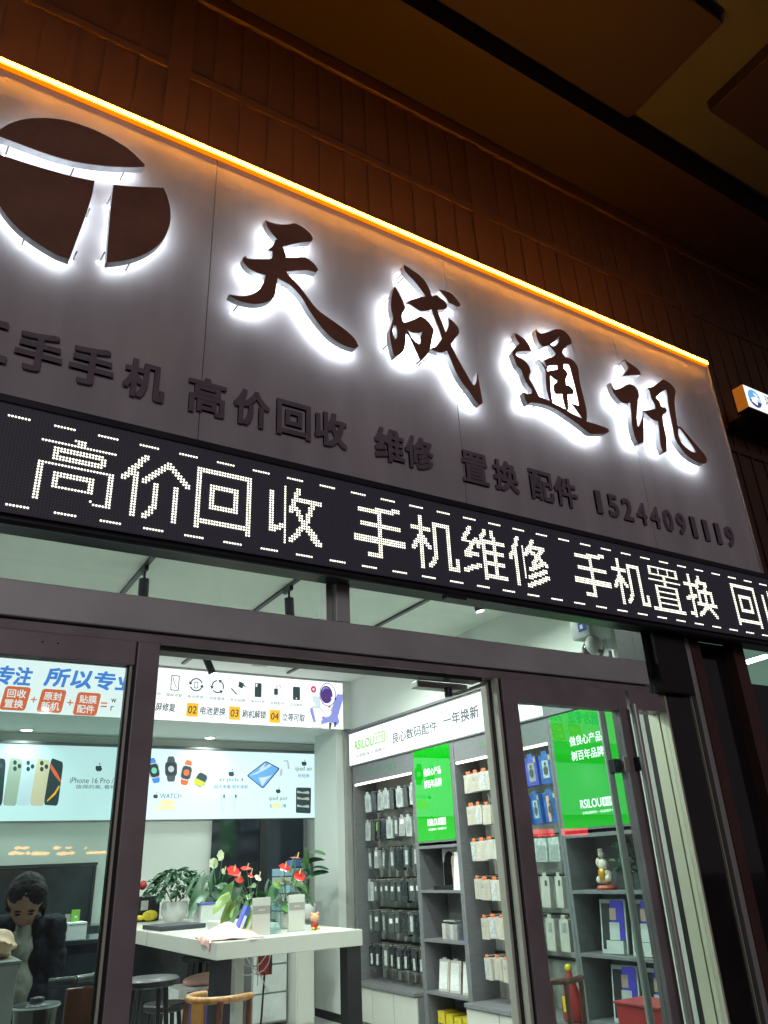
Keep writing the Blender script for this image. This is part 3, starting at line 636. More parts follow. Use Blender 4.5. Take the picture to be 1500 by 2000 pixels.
# ================================================================== UPPER BANNER LIGHTBOX (bulkhead)
YN = 8.40
bn = thing('banner_lightbox', 'long white backlit banner with blue slogan, service icons and a seated astronaut drawing', 'lightbox', (2, YN, 3.03))
part('box', B().box(-2.4, 4.545, YN+.002, 8.419, 3.025, 3.60, bev=.002), 'alu', bn)
part('face', B().box(-2.4, 4.54, YN, YN+.0015, 3.03, 3.595), 'box_white', bn)
def n_(px, py): return at(px, py, YN)
YP = YN
def tn(body, mat, x0, y0, x1, y1, hpx, **kw):
    a, b = n_(x0, y0), n_(x1, y1); hh = (n_(x0, y0-hpx/2)-n_(x0, y0+hpx/2)).length
    kw.setdefault('bold', .01); kw.setdefault('ext', .0008)
    return TX('print_text', body, mat, bn, a, b, hh, **kw)
def poly_on(parent, name, mat, pts, Y, lift=.0008, hpt=None):
    b = B(); b.poly([Vector((p.x, Y-lift, p.z)) for p in pts]); return part(name, b, mat, parent)
def rrect(cx, cz, w, h, r=.01, n=4, sh=0):
    out = []
    for sx, sz, a0 in ((1, 1, 0), (-1, 1, 90), (-1, -1, 180), (1, -1, 270)):
        for k in range(n+1):
            t = math.radians(a0+90*k/n); zz = sz*(h/2-r)+r*math.sin(t)
            out.append(Vector((cx+sx*(w/2-r)+r*math.cos(t)+sh*zz, 0, cz+zz)))
    return out
def frame_on(parent, name, mat, loop, Y, t=.003, lift=.0008):
    """thin printed outline"""
    b = B(); c = sum(loop, Vector())/len(loop); N = len(loop)
    vo = [b.b.verts.new((p.x, Y-lift, p.z)) for p in loop]
    vi = []
    for p in loop:
        d = Vector((c.x-p.x, 0, c.z-p.z)); k = Vector((math.copysign(min(t, abs(d.x)), d.x), 0, math.copysign(min(t, abs(d.z)), d.z)))
        vi.append(b.b.verts.new((p.x+k.x, Y-lift, p.z+k.z)))
    for i in range(N): b.b.faces.new((vo[i], vo[(i+1) % N], vi[(i+1) % N], vi[i]))
    return part(name, b, mat, parent)
tn('因为专注', 'print_blue', -78, 1312, 62, 1322, 36, bold=.06, shear=.15)
tn('所以专业', 'print_blue', 88, 1320, 268, 1335, 36, bold=.06, shear=.15)
for (x, y, tx) in ((30, 1364, '回收\n置换'), (101, 1369, '原封\n新机'), (170, 1375, '贴膜\n配件')):
    c = n_(x, y); loop = rrect(c.x, c.z, .235, .235, .03, sh=.12)
    poly_on(bn, 'print_badge', 'print_orange', loop, YN)
    a, b2 = tx.split('\n')
    for s, dz in ((a, .048), (b2, -.052)):
        TX('print_text', s, 'print_white', bn, Vector((c.x-.085+dz*.12, YN, c.z+dz)), Vector((c.x+.085+dz*.12, YN, c.z+dz)), .082, bold=.03, ext=.0006, lift=.001)
for x, y in ((66, 1366), (137, 1372)): tn('+', 'print_orange', x-6, y, x+6, y+1, 11, bold=.02)
tn('=', 'print_orange', 197, 1376, 209, 1377, 9, bold=.02)
tn('w', 'print_dark', 217, 1368, 227, 1369, 8); tn('r', 'print_dark', 216, 1383, 222, 1384, 9)
# icon cards
caps = ['换屏维修', '爆屏修复', '电池更换', '回收置换', '专业贴膜', '保护外壳', '品牌配件', '正品靓机']
xs = [300, 341.5, 383, 425, 465, 504, 542, 579]
for k, (cap, x) in enumerate(zip(caps, xs)):
    yc = 1336+(x-341)*.085
    c = n_(x, yc+3); frame_on(bn, 'print_card', 'print_line', rrect(c.x, c.z, .262, .285, .02), YN, t=.0035)
    TX('print_text', cap, 'print_grey', bn, Vector((c.x-.09, YN, c.z-.105)), Vector((c.x+.09, YN, c.z-.105)), .036, bold=.0, ext=.0006)
    cz = c.z+.03; cx = c.x; L = []
    if k == 1:
        frame_on(bn, 'print_icon', 'print_dark', rrect(cx, cz, .095, .17, .012), YN, t=.009)
        poly_on(bn, 'print_icon', 'print_dark', [Vector(p) for p in ((cx-.03, 0, cz+.06), (cx-.012, 0, cz+.0), (cx+.02, 0, cz-.06), (cx+.026, 0, cz-.058), (cx-.004, 0, cz+.0), (cx-.022, 0, cz+.062))], YN)
    elif k in (2, 3):
        R = .075
        for a0 in ((20, 160), (200, 340)) if k == 2 else ((-20, 60), (100, 180), (220, 300)):
            pts = [Vector((cx+R*math.cos(math.radians(t)), 0, cz+R*math.sin(math.radians(t)))) for t in range(a0[0], a0[1]+1, 10)]
            pts += [Vector((cx+(R-.014)*math.cos(math.radians(t)), 0, cz+(R-.014)*math.sin(math.radians(t)))) for t in range(a0[1], a0[0]-1, -10)]
            poly_on(bn, 'print_icon', 'print_dark', pts, YN)
            t = math.radians(a0[1]); e = Vector((math.cos(t), 0, math.sin(t))); g = Vector((-math.sin(t), 0, math.cos(t))); m = Vector((cx, 0, cz))+e*(R-.007)
            poly_on(bn, 'print_icon', 'print_dark', [m+e*.024, m+g*.035, m-e*.024], YN, lift=.001)
        if k == 2: frame_on(bn, 'print_icon', 'print_dark', rrect(cx, cz-.004, .045, .075, .01), YN, t=.008)
    elif k == 4:
        q = [Vector((cx-.09, 0, cz-.01)), Vector((cx-.02, 0, cz-.075)), Vector((cx+.095, 0, cz+.03)), Vector((cx+.02, 0, cz+.075))]
        frame_on(bn, 'print_icon', 'print_dark', q, YN, t=.01)
        poly_on(bn, 'print_icon', 'print_dark', [Vector((cx, 0, cz+.02)), Vector((cx+.05, 0, cz+.0)), Vector((cx+.07, 0, cz+.06)), Vector((cx+.01, 0, cz+.085))], YN, lift=.0012)
    elif k == 5:
        poly_on(bn, 'print_icon', 'print_dark', rrect(cx, cz, .085, .165, .012), YN)
        poly_on(bn, 'print_icon', 'print_white', rrect(cx-.022, cz+.055, .02, .035, .006), YN, lift=.0012)
    elif k == 6:
        poly_on(bn, 'print_icon', 'print_dark', rrect(cx-.02, cz-.0, .05, .075, .008), YN)
        for s in (-.012, .012): poly_on(bn, 'print_icon', 'print_dark', rrect(cx-.02+s, cz-.055, .006, .04, .002), YN)
        pts = [Vector((cx-.02+.03*(1-math.cos(t)), 0, cz+.035+.045*math.sin(t))) for t in [k2*.35 for k2 in range(10)]]
        pts += [p+Vector((.006, 0, .006)) for p in pts[::-1]]
        poly_on(bn, 'print_icon', 'print_red', pts, YN)
    elif k == 7:
        poly_on(bn, 'print_icon', 'print_dark', rrect(cx, cz, .095, .16, .014), YN)
        poly_on(bn, 'print_icon', 'print_white', rrect(cx, cz-.06, .018, .018, .008), YN, lift=.0012)
for num, s, x in (('01', '爆屏修复', 262), ('02', '电池更换', 364), ('03', '刷机解锁', 447), ('04', '立等可取', 526)):
    y = 1387+(x-364)*.078; w = 23 - (x-364)*.012; tw = 49-(x-364)*.03
    c0, c1 = n_(x, y), n_(x+w+tw+8, y+2)
    c = (c0+c1)/2; frame_on(bn, 'print_card', 'print_line', rrect(c.x, c.z, c1.x-c0.x, .15, .006), YN, t=.003)
    a = n_(x, y); bq = n_(x+w, y+1)
    poly_on(bn, 'print_badge', 'print_yellow', rrect((a.x+bq.x)/2, c.z, bq.x-a.x, .144, .004), YN, lift=.001)
    TX('print_text', num, 'print_dark', bn, Vector((a.x+.02, YN, c.z)), Vector((bq.x-.02, YN, c.z)), .082, bold=.02, ext=.0008, shear=.1, lift=.001)
    e0, e1 = n_(x+w+4, y), n_(x+w+4+tw, y+2)
    TX('print_text', s, 'print_dark', bn, Vector((e0.x, YN, c.z)), Vector((e1.x, YN, c.z)), .088, bold=.022, ext=.0008, shear=.12)
# astronaut in an armchair
def ell(px, py, rx, rz, rot=0, n=22):
    c = n_(px, py); out = []
    for k in range(n):
        t = 2*math.pi*k/n; x, z = rx*math.cos(t), rz*math.sin(t)
        out.append(Vector((c.x+x*math.cos(rot)-z*math.sin(rot), 0, c.z+x*math.sin(rot)+z*math.cos(rot))))
    return out
def pn(*pts): return [n_(x, y) for x, y in pts]
q = lambda x, y: (300+x/3.75, 1250+y/3.75)
for mat, pts in (
 ('print_peri', pn(q(1345, 395), q(1385, 400), q(1385, 440), q(1350, 560), q(1360, 600), q(1345, 625), q(1290, 600), q(1225, 620), q(1170, 600), q(1145, 520), q(1150, 495), q(1200, 500), q(1230, 560), q(1290, 540))),
 ('print_dark', pn(q(1285, 600), q(1305, 610), q(1295, 655), q(1285, 655))), ('print_dark', pn(q(1320, 605), q(1340, 600), q(1332, 640), q(1324, 640))),
 ('print_line', ell(*q(1255, 515), .098, .092)), ('print_white', ell(*q(1255, 515), .088, .083)), ('print_line', pn(q(1160, 486), q(1220, 495), q(1277, 560), q(1231, 594), q(1229, 646), q(1160, 646), q(1160, 605), q(1185, 598))), ('print_white', pn(q(1165, 490), q(1215, 500), q(1270, 560), q(1225, 590), q(1225, 640), q(1165, 640), q(1165, 610), q(1190, 600))),
 ('print_grey', ell(*q(1275, 400), .115, .145)), ('print_white', ell(*q(1275, 400), .106, .136)), ('print_purple', ell(*q(1265, 400), .085, .108)), ('print_peri', ell(*q(1262, 375), .05, .05)), ('print_purple', ell(*q(1266, 390), .056, .06)),
 ('print_white', ell(*q(1303, 425), .008, .014)), ('print_line', pn(q(1165, 412), q(1218, 416), q(1218, 500), q(1165, 496))), ('print_ice', pn(q(1168, 416), q(1215, 420), q(1215, 495), q(1168, 491))),
 ('print_white', ell(*q(1165, 468), .028, .03)), ('print_red', ell(*q(1285, 490), .014, .012)), ('print_red', ell(*q(1170, 362), .038, .042)), ('print_white', ell(*q(1170, 362), .014, .014)), ('print_peri', ell(*q(1245, 572), .03, .02)),
 ('print_orange', ell(*q(1300, 515), .014, .01)), ('print_navy', ell(*q(1330, 432), .012, .02))):
    poly_on(bn, 'print_astronaut', mat, pts, YN, lift=.001+.00025*len([1 for o in bn.children if o.name.startswith('print_astronaut')]))
# ================================================================== LOWER PICTURE LIGHTBOX
YL = 9.66
lb = thing('picture_lightbox', 'pale backlit picture strip of phones, watches, earbuds and tablets on the back wall', 'lightbox', (2, YL, 2.11))
zt, zb = at(618, 1473, YL).z, at(618, 1597, YL).z
part('box', B().box(-2.2, 4.9, YL+.002, YB-.001, zb-.006, zt+.008, bev=.002), 'alu', lb)
part('top_channel', B().box(-2.2, 4.9, YL-.02, YL+.0015, zt+.009, zt+.035), 'print_grey' if 0 else 'grey_board', lb)
part('face', B().box(-2.2, 4.9, YL, YL+.0015, zb, zt), 'box_cool', lb)
def l_(px, py): return at(px, py, YL)
cnt = [0]
def pl(mat, pts, name='print_shape'):
    cnt[0] += 1; return poly_on(lb, name, mat, pts, YL, lift=.001+.00004*cnt[0])
def tl(body, mat, x0, y0, x1, y1, hpx, **kw):
    a, b = l_(x0, y0), l_(x1, y1); hh = (l_(x0, y0-hpx/2)-l_(x0, y0+hpx/2)).length
    kw.setdefault('ext', .0008); return TX('print_text', body, mat, lb, a, b, hh, **kw)
def el(px, py, rpx, rpy, n=18):
    return [l_(px+rpx*math.cos(2*math.pi*k/n), py+rpy*math.sin(2*math.pi*k/n)) for k in range(n)]
def rq(pts, r=.18):
    """rounded quad in pixels"""
    out = []
    for i in range(4):
        p, a, b = Vector(pts[i]), Vector(pts[i-1]), Vector(pts[(i+1) % 4])
        for t in (0, .35, .65, 1):
            s = p+(a-p)*r*(1-t)**1.6+(b-p)*r*t**1.6; out.append(s)
    return [l_(v.x, v.y) for v in out]
for k, (m, x0, x1, b0, b1) in enumerate((('print_dark', -22, 12, -26, 4), ('print_sage', 20, 45, 5, 32), ('print_ice', 46, 70, 31, 58), ('print_gold', 72, 98, 58, 86))):
    pl(m, rq([(x0, 1479+x0*.03), (x1, 1482+x1*.03), (b1, 1574), (b0, 1573)], .12), 'print_phone')
    for dx, dy in ((.25, 8), (.25, 20), (.6, 15)):
        pl('print_dark' if m != 'print_dark' else 'print_grey', el(x0+(x1-x0)*dx+3, 1481+dy+x0*.02, 3.6, 4.6), 'print_lens')
pl('print_dark', rq([(100, 1480), (124, 1489), (113, 1574), (85, 1572)], .12), 'print_phone')
pl('print_orange', [l_(*p) for p in ((100, 1492), (112, 1510), (119, 1524), (118, 1528), (106, 1514), (98, 1500))])
pl('print_yellow', [l_(*p) for p in ((117, 1536), (108, 1552), (92, 1566), (92, 1563), (106, 1548), (115, 1534))])
def apple(px, py, s):
    A = [(-.1,-.25),(-.45,-.3),(-.62,0),(-.55,.4),(-.25,.72),(0,.62),(.25,.72),(.52,.4),(.6,.22),(.42,0),(.5,-.22),(.3,-.32)]
    pl('print_dark', [l_(px+a*s, py+b*s) for a, b in A], 'print_logo'); pl('print_dark', [l_(px+a*s, py+b*s) for a, b in ((.0,-.42),(.06,-.7),(.28,-.85),(.24,-.58))], 'print_logo')
for a in ((193, 1499, 11), (304, 1554, 8), (452, 1510, 9.5), (594, 1490, 8.5), (543.5, 1544, 8)): apple(*a)
tl('iPhone 16 Pro / Max', 'print_grey', 137, 1522, 248, 1527, 11)
tl('值得的美, 看得见', 'print_grey', 148, 1535, 238, 1539, 8)
tl('WATCH', 'print_grey', 312.5, 1553, 354, 1556, 9.5)
tl('air pods 4', 'print_grey', 427.5, 1522, 475, 1525, 10)
tl('超大电量 超长续机', 'print_navy', 418, 1535, 485, 1538, 7.5)
tl('ipad air', 'print_grey', 577, 1501, 610.5, 1503.5, 11)
tl('轻轻新', 'print_navy', 582, 1514, 605, 1516, 7.5)
tl('ipad por', 'print_grey', 525, 1559, 562, 1561, 10)
tl('感你以薄', 'print_navy', 526, 1573, 559, 1575, 7)
for x, y, w in ((327, 1567, 17), (324, 1577, 22), (540, 1573, 10)): pl('print_paleyellow', el(x, y, w, 5))
def watch(cx, cy, w, h, a, strap, body, dial, dial2):
    ca, sa = math.cos(a), math.sin(a)
    R = lambda x, y: (cx+x*ca-y*sa, cy+x*sa+y*ca)
    if strap: pl(strap, rq([R(-w*.62, -h*1.65), R(w*.62, -h*1.65), R(w*.72, h*1.65), R(-w*.72, h*1.65)], .2))
    pl(body, rq([R(-w, -h), R(w, -h), R(w, h), R(-w, h)], .25))
    pl(dial, rq([R(-w*.82, -h*.85), R(w*.82, -h*.85), R(w*.82, h*.85), R(-w*.82, h*.85)], .25))
    if dial2: pl(dial2, [l_(*R(w*.5*math.cos(t), h*.42*math.sin(t))) for t in [k*.52 for k in range(12)]])
watch(301, 1505, 11, 15, -.2, 'print_blue', 'print_line', 'print_dark', 'print_teal')
watch(334, 1502, 12, 15, 0, 'print_grey', 'print_grey', 'print_dark', 'print_line')
watch(364, 1509, 11.5, 15, .22, 'print_orange', 'print_line', 'print_dark', 'print_orange')
watch(392, 1523, 12, 15, .52, None, 'print_line', 'print_dark', None)
pl('print_lime', [l_(*p) for p in ((383, 1520), (400, 1528), (394, 1537), (377, 1529))])
pl('print_navy', rq([(519, 1486), (547, 1501), (513.5, 1541), (481, 1515)], .08))
pl('print_sky', rq([(519, 1488.5), (543.5, 1501.5), (513.5, 1538), (484, 1515)], .08))
for p in (((486, 1515), (500, 1512), (519, 1503), (531, 1495), (526, 1492), (508, 1505)), ((512, 1536), (505, 1519), (520, 1517), (531, 1514), (520, 1524)), ((519, 1489), (515, 1500), (505, 1507), (508, 1500))):
    pl('print_ice', [l_(*a) for a in p])
pl('print_line', [l_(*p) for p in ((553, 1485), (563, 1484.5), (566, 1502), (562, 1502), (560, 1488), (553, 1487.5))])
pl('print_line', [l_(*p) for p in ((547, 1504), (552, 1500), (551, 1514), (545, 1517))])
pl('print_dark', rq([(578, 1538), (607.5, 1538.5), (606.5, 1589), (577.5, 1587.5)], .06))
for y in (1544, 1556, 1571): pl('print_sage', [l_(*p) for p in ((580, y), (590, y+3), (602, y+1), (604, y+4), (603, y+7), (590, y+5.5), (580, y+5))])
for cx, cy in ((434, 1562), (457, 1562)):
    pl('print_ice', el(cx, cy-3, 6, 7)); pl('print_ice', [l_(*p) for p in ((cx-3.5, cy), (cx+2, cy), (cx+2.5, cy+28), (cx-1.5, cy+28))]); pl('print_dark', el(cx+3.5, cy-7, 1.6, 4))
# ================================================================== RIGHT WALL DISPLAY UNITS
XF = 4.62
hd = thing('header_lightbox', 'long white backlit header sign with green RSILOU lettering above the shelves', 'lightbox', (XF, 6.5, 2.6))
part('box', B().box(XF+.002, XF+.06, 4.12, 8.42, 2.592, 2.99, bev=.002), 'grey_board', hd)
part('face', B().box(XF-.0015, XF, 4.95, 8.405, 2.605, 2.97), 'box_white', hd)
part('shadow_gap_band', B().box(XF-.02, XF+.06, 4.12, 8.42, 2.991, 3.018, bev=.002), 'grey_board', hd)  # grey band standing in for the dark shadow gap above the header
def x_(px, py): return atx(px, py, XF)
def tx_(body, mat, x0, y0, x1, y1, hpx, parent=None, X=XF, **kw):
    a, b = atx(x0, y0, X), atx(x1, y1, X); hh = (atx(x0, y0-hpx/2, X)-atx(x0, y0+hpx/2, X)).length
    m = (a.z+b.z)/2; a.z = b.z = m; kw.setdefault('ext', .0008); kw.setdefault('lift', .002)
    return TX('print_text', body, mat, parent or hd, a, b, hh, 'X', **kw)
tx_('RSILOU', 'print_green', 693.5, 1457, 730, 1446, 17, bold=.04)
def bar_x(parent, X, y0, y1, z0, z1, mat, name='print_bar'): return part(name, B().box(X-.003, X-.002, min(y0, y1), max(y0, y1), z0, z1), mat, parent)
a, b = x_(732, 1443), x_(752, 1437)
bar_x(hd, XF, a.y, b.y, a.z-.06, a.z+.06, 'print_green'); bar_x(hd, XF-.001, a.y-.015, b.y+.015, a.z-.048, a.z+.048, 'print_white')
TX('print_text', '睿思楼', 'print_green', hd, Vector((XF, a.y-.03, a.z)), Vector((XF, b.y+.03, a.z)), .065, 'X', ext=.0008, lift=.004)
tx_('全国联保 行销数百', 'print_grey', 695, 1477, 754, 1462, 7)
tx_('良心数码配件', 'print_grey', 767, 1443, 854, 1416, 21, bold=.025)
tx_('一年换新', 'print_grey', 866, 1408, 935, 1389, 23, bold=.04)
tx_('良心产品', 'print_grey', 1014, 1377, 1040, 1372, 8)
def cabinet(name, label, y0, y1, pegs):
    t = thing(name, label, 'display cabinet', (4.8, (y0+y1)/2, 0))
    X0, X1 = 4.64, 5.018
    part('side_panel', B().box(X0, X1, y0, y0+.03, 0, 2.59, bev=.002), 'grey_board', t)
    part('side_panel', B().box(X0, X1, y1-.03, y1-.001, 0, 2.59, bev=.002), 'grey_board', t)
    a, b = y0+.031, y1-.032
    part('back_panel', B().box(4.95, 4.962, a, b, .0, 2.59), 'peg' if pegs else 'grey_board', t)
    if pegs:
        part('fascia', B().box(X0+.004, X0+.02, a, b, 2.39, 2.59, bev=.001), 'grey_board', t)
        part('light_tube', B().cyl((X0+.012, a+.02, 2.377), (X0+.012, b-.02, 2.377), .012), 'strip_warm', t)
        part('base_top', B().box(X0-.10, X1, a, b, .36, .39, bev=.002), 'grey_board', t)
        n = 3 if y1-y0 > 1 else 2
        for k in range(n):
            w = (b-a)/n
            part('drawer_front', B().box(X0-.08, X0-.062, a+k*w+.004, a+(k+1)*w-.004, .05, .352, bev=.002), 'table_white', t)
        part('plinth', B().box(X0-.06, X1, a, b, 0, .352), 'grey_board', t)
        for z in (2.29, 1.985, 1.68, 1.368, 1.065, .745): part('peg_rail', B().box(4.935, 4.949, a, b, z-.012, z+.012), 'black_metal', t)
    else:
        for z in (1.66, 1.262, .84, .41): part('shelf_board', B().box(X0, 4.949, a, b, z-.028 if z > 1.5 else z-.024, z, bev=.002), 'grey_board', t)
        part('plinth', B().box(X0+.02, X1, a, b, 0, .06), 'grey_board', t)
        part('poster_frame', B().box(X0-.002, X0+.04, a, b, 1.685, 2.589, bev=.002), 'grey_board', t)
        m = part('poster_face', B().box(X0-.005, X0-.0022, a+.004, b-.004, 1.70, 2.582), 'green_light', t, 'bright green backlit poster with white lettering')
        def tp(s, ra, rb, z, h, bold=.0):
            L = b-a; TX('poster_text', s, 'poster_text', m, Vector((X0-.005, b-ra*L, z)), Vector((X0-.005, b-rb*L, z)), h, 'X', ext=.0008, bold=bold)
        tp('做良心产品', .27, .74, 2.35, .075, .02); tp('树百年品牌', .27, .74, 2.235, .075, .02)
        tp('RSILOU', .30, .60, 1.87, .062, .03)
        L = b-a
        part('poster_badge', B().box(X0-.007, X0-.0052, b-.78*L, b-.615*L, 1.838, 1.902), 'poster_text', m)
        TX('poster_text', '睿思楼', 'green_light', m, Vector((X0-.0072, b-.63*L, 1.87)), Vector((X0-.0072, b-.765*L, 1.87)), .04, 'X', ext=.0006)
        tp('全球机迷数码乐 一站品质配件专营', .31, .78, 1.805, .02)
    return t
c1 = cabinet('pegboard_cabinet', 'grey pegboard cabinet nearest the white column, hung with dark phone accessory packs', 7.06, 8.38, True)
c2 = cabinet('shelf_cabinet', 'narrow grey shelf cabinet with a green poster seen through the open doorway', 6.34, 7.058, False)
c3 = cabinet('pegboard_cabinet', 'grey pegboard cabinet hung with white boxes and blue packs behind the door post', 4.93, 6.338, True)
c4 = cabinet('shelf_cabinet', 'narrow grey shelf cabinet with a green poster seen through the right glass door', 4.12, 4.928, False)
for x0, y0, x1, y1 in ((720, 1509, 772, 1494), (936, 1455, 958, 1450)):
    a, b = atx(x0, y0, 4.643), atx(x1, y1, 4.643); z = 2.49
    TX('fascia_lettering', 'RSILOU' if x0 < 900 else 'RSI', 'dim_green', c1 if x0 < 900 else c3, Vector((4.643, a.y, z)), Vector((4.643, b.y, z)), .07, 'X', ext=.002)
# ================================================================== GOODS ON THE PEGBOARDS
def pack_mesh(w, h, d, mat, card=None, card_mat=None, cz=(.15, .85), cw=(.15, .85), tag_mat=None, hook='steel'):
    """template pieces around the origin: front faces -X, hangs from z=0"""
    P_ = [('box', B().box(0, d, -w/2, w/2, -h, 0, bev=.003).mesh('box'), mat)]
    P_.append(('hang_tab', B().box(0, .003, -w*.22, w*.22, 0.0005, .03).mesh('hang_tab'), tag_mat or mat))
    if card_mat: P_.append(('label_print', B().box(-.0016, -.0003, -w/2+w*cw[0], -w/2+w*cw[1], -h*cz[1], -h*cz[0]).mesh('label_print'), card_mat))
    P_.append(('hook', B().cyl((-.012, 0, .02), (4.935-4.70, 0, .02), .0022, n=6).mesh('hook'), hook))
    for n, m, mt in P_:
        if not m.materials: m.materials.append(M[mt])
    return P_
ORD = ['first', 'second', 'third', 'fourth', 'fifth', 'sixth', 'seventh', 'eighth', 'ninth', 'tenth', 'eleventh']
def hang(tpl, name, label, y, z, x=4.70, group=None, jit=.006):
    t = thing(name, label, 'pack', (x, y, z), group); t.rotation_euler = (random.uniform(-.035, .035), random.uniform(-.05, .05), random.uniform(-.22, .22))
    for n, m, mt in tpl:
        o = bpy.data.objects.new(n, m); COL.objects.link(o); o.parent = t
    return t
R1 = ['top', 'second', 'third', 'fourth', 'fifth', 'bottom']
zr = [2.26, 1.958, 1.655, 1.343, 1.038, .718]
T = {
 'blk': ('plain black', pack_mesh(.115, .20, .05, 'pack_black')),
 'clr': ('clear plastic', pack_mesh(.12, .19, .03, 'pack_clear', True, 'pack_grey', (.2, .8), (.2, .8))),
 'win': ('pale windowed dark', pack_mesh(.098, .185, .045, 'pack_dark', True, 'pack_clear', (.12, .85), (.2, .62))),
 'grn': ('lime edged black', pack_mesh(.098, .185, .05, 'pack_black', True, 'lime_print', (.04, .5), (.6, .98))),
 'gry': ('grey', pack_mesh(.10, .185, .04, 'pack_grey', True, 'white_print', (.1, .35), (.2, .8))),
 'rnd': ('round printed black', pack_mesh(.095, .18, .045, 'pack_dark', True, 'white_print', (.25, .5), (.25, .75))),
 'cbl': ('slant printed dark', pack_mesh(.10, .185, .04, 'pack_black', True, 'pack_clear', (.35, .9), (.35, .7))),
}
rows1 = [['clr', 'blk', 'clr', 'clr', 'blk', 'clr', 'blk', 'clr'],
         ['clr', 'blk', 'grn', 'blk', 'clr', 'win', 'gry', 'clr', 'win'],
         ['win', 'gry', 'win', 'win', 'blk', 'win', 'win'],
         ['clr', 'rnd', 'rnd', 'rnd', 'rnd', 'rnd', 'blk', 'rnd', 'rnd'],
         ['win', 'rnd', 'win', 'rnd', 'rnd', 'blk', 'win', 'blk'],
         ['cbl', 'cbl', 'win', 'cbl', 'cbl', 'cbl', 'cbl', 'cbl']]
for r, row in enumerate(rows1):
    n = len(row)
    for k, key in enumerate(row):
        y = 8.22-(k+.5)*(1.10/n)+random.uniform(-.012, .012)
        hang(T[key][1], 'accessory_pack', f'{T[key][0]} pack, {ORD[k]} from the column, {R1[r]} row of the far pegboard', y, zr[r]+random.uniform(-.008, .006), group='accessory packs on the first pegboard')
# second pegboard: white boxes with orange tags, then blue packs and cases
TW = [pack_mesh(.123, .165, .07, m, True, pm2, a, b, tag_mat='orange_tag') for m, pm2, a, b in (('pack_white', 'pack_cream', (.08, .92), (.08, .9)), ('pack_cream', 'pack_grey', (.2, .42), (.6, .85)), ('pack_white', 'pack_clear', (.12, .9), (.35, .9)))]
for tw in TW:
    k = B()
    for q in range(4): k.box(-.0026, -.0018, -.04+random.uniform(0, .02), .01+random.uniform(0, .03), -.04-.026*q, -.037-.026*q)
    m = k.mesh('text_lines'); m.materials.append(M['pack_grey']); tw.append(('text_lines', m, 'pack_grey'))
TWc = [pack_mesh(.12, .16, .03, 'pack_clear', True, 'pack_white', (.1, .9), (.1, .9), tag_mat='orange_tag')]
zw = [2.268, 1.978, 1.672, 1.352, 1.045, .735]
for r in range(6):
    n = 5
    for k in range(n):
        y = 6.24-(k+.5)*.125-(.06 if r > 3 else 0)+random.uniform(-.01, .01)
        if r == 2 and k == 2: tpl, w = TWc[0], 'clear-fronted white'
        else: tpl, w = TW[(r+k) % 3], ('white', 'cream', 'white')[(r+k) % 3]
        hang(tpl, 'boxed_pack', f'{w} orange tagged box, {ORD[k]} from the left poster, {R1[r]} row', y, zw[r]-random.uniform(0, .014), x=4.69, group='white boxes on the second pegboard')
TB = {'indigo': pack_mesh(.15, .235, .05, 'pack_indigo', True, 'pack_grey', (.2, .85), (.2, .75), tag_mat='pack_blue'),
      'bright blue': pack_mesh(.15, .235, .05, 'pack_blue', True, 'pack_clear', (.2, .8), (.25, .75), tag_mat='pack_blue'),
      'blue and orange': pack_mesh(.15, .235, .05, 'pack_blue', True, 'skin_orange', (.1, .95), (.55, .75), tag_mat='pack_blue')}
yb = [5.43, 5.255, 5.07]
for r, (z, row) in enumerate(((2.30, ['bright blue', 'indigo', 'bright blue']), (1.995, ['bright blue', 'bright blue', 'blue and orange']))):
    for k, c in enumerate(row):
        t = hang(TB[c], 'accessory_pack', f'tall {c} pack with figure, {ORD[k]} in {R1[r]} row behind right door', yb[k], z, x=4.68, group='blue packs on the second pegboard')
        fg = B(); 
        part('figure_print', fg.sph((4.6775, yb[k], z-.075), .017, 1, (.08, 1, 1)).sph((4.6775, yb[k], z-.13), .032, 1, (.05, 1, 1.3)), 'pack_dark', None)
        o = COL.objects[-1] if False else bpy.context.scene.objects[[x.name for x in COL.objects if x.name.startswith('figure_print')][-1]]
        o.parent = t; 
        for v in o.data.vertices: v.co -= Vector((4.68, yb[k], z))
        part('corner_sticker', B().box(4.6775, 4.6785, yb[k]-.068, yb[k]-.045, z-.045, z-.012), 'yellow_pack', t)
TG = [pack_mesh(.15, .18, .05, 'pack_clear', True, 'pack_grey', (.3, .95), (.1, .9), tag_mat='red_plastic'), pack_mesh(.10, .225, .04, 'pack_white', True, 'pack_dark', (.12, .3), (.25, .5)), pack_mesh(.095, .225, .04, 'pack_white', True, 'pack_grey', (.12, .42), (.25, .75))]
for r, (z, tpl, w) in enumerate(((1.65, TG[0], 'clear pack under a red card'), (1.36, TG[1], 'white phone case with a dark camera cluster'), (1.055, TG[2], 'white phone case with round grey lens rings'))):
    for k in range(3):
        hang(tpl, 'phone_case', f'{w}, {ORD[k]} in row behind right door', yb[k]+(.0, -.01, .015)[k], z, x=4.68, group='clear and white cases behind the right glass door')
# red gourd ornament on the base ledge
rg = thing('red_ornament', 'red cone shaped ornament with yellow top standing behind the right glass door', 'ornament', (4.62, 5.03, .391))
part('body', B().lathe((4.62, 5.03, .391), [(.065, 0), (.085, .03), (.08, .12), (.05, .22), (.022, .30), (.018, .32)], 20), 'red_plastic', rg, sm=True)
part('cap', B().sph((4.62, 5.03, .735), .028, 2), 'yellow_pack', rg, sm=True)
part('emblem', B().box(4.53, 4.545, 4.99, 5.04, .46, .56, bev=.004), 'yellow_pack', rg)
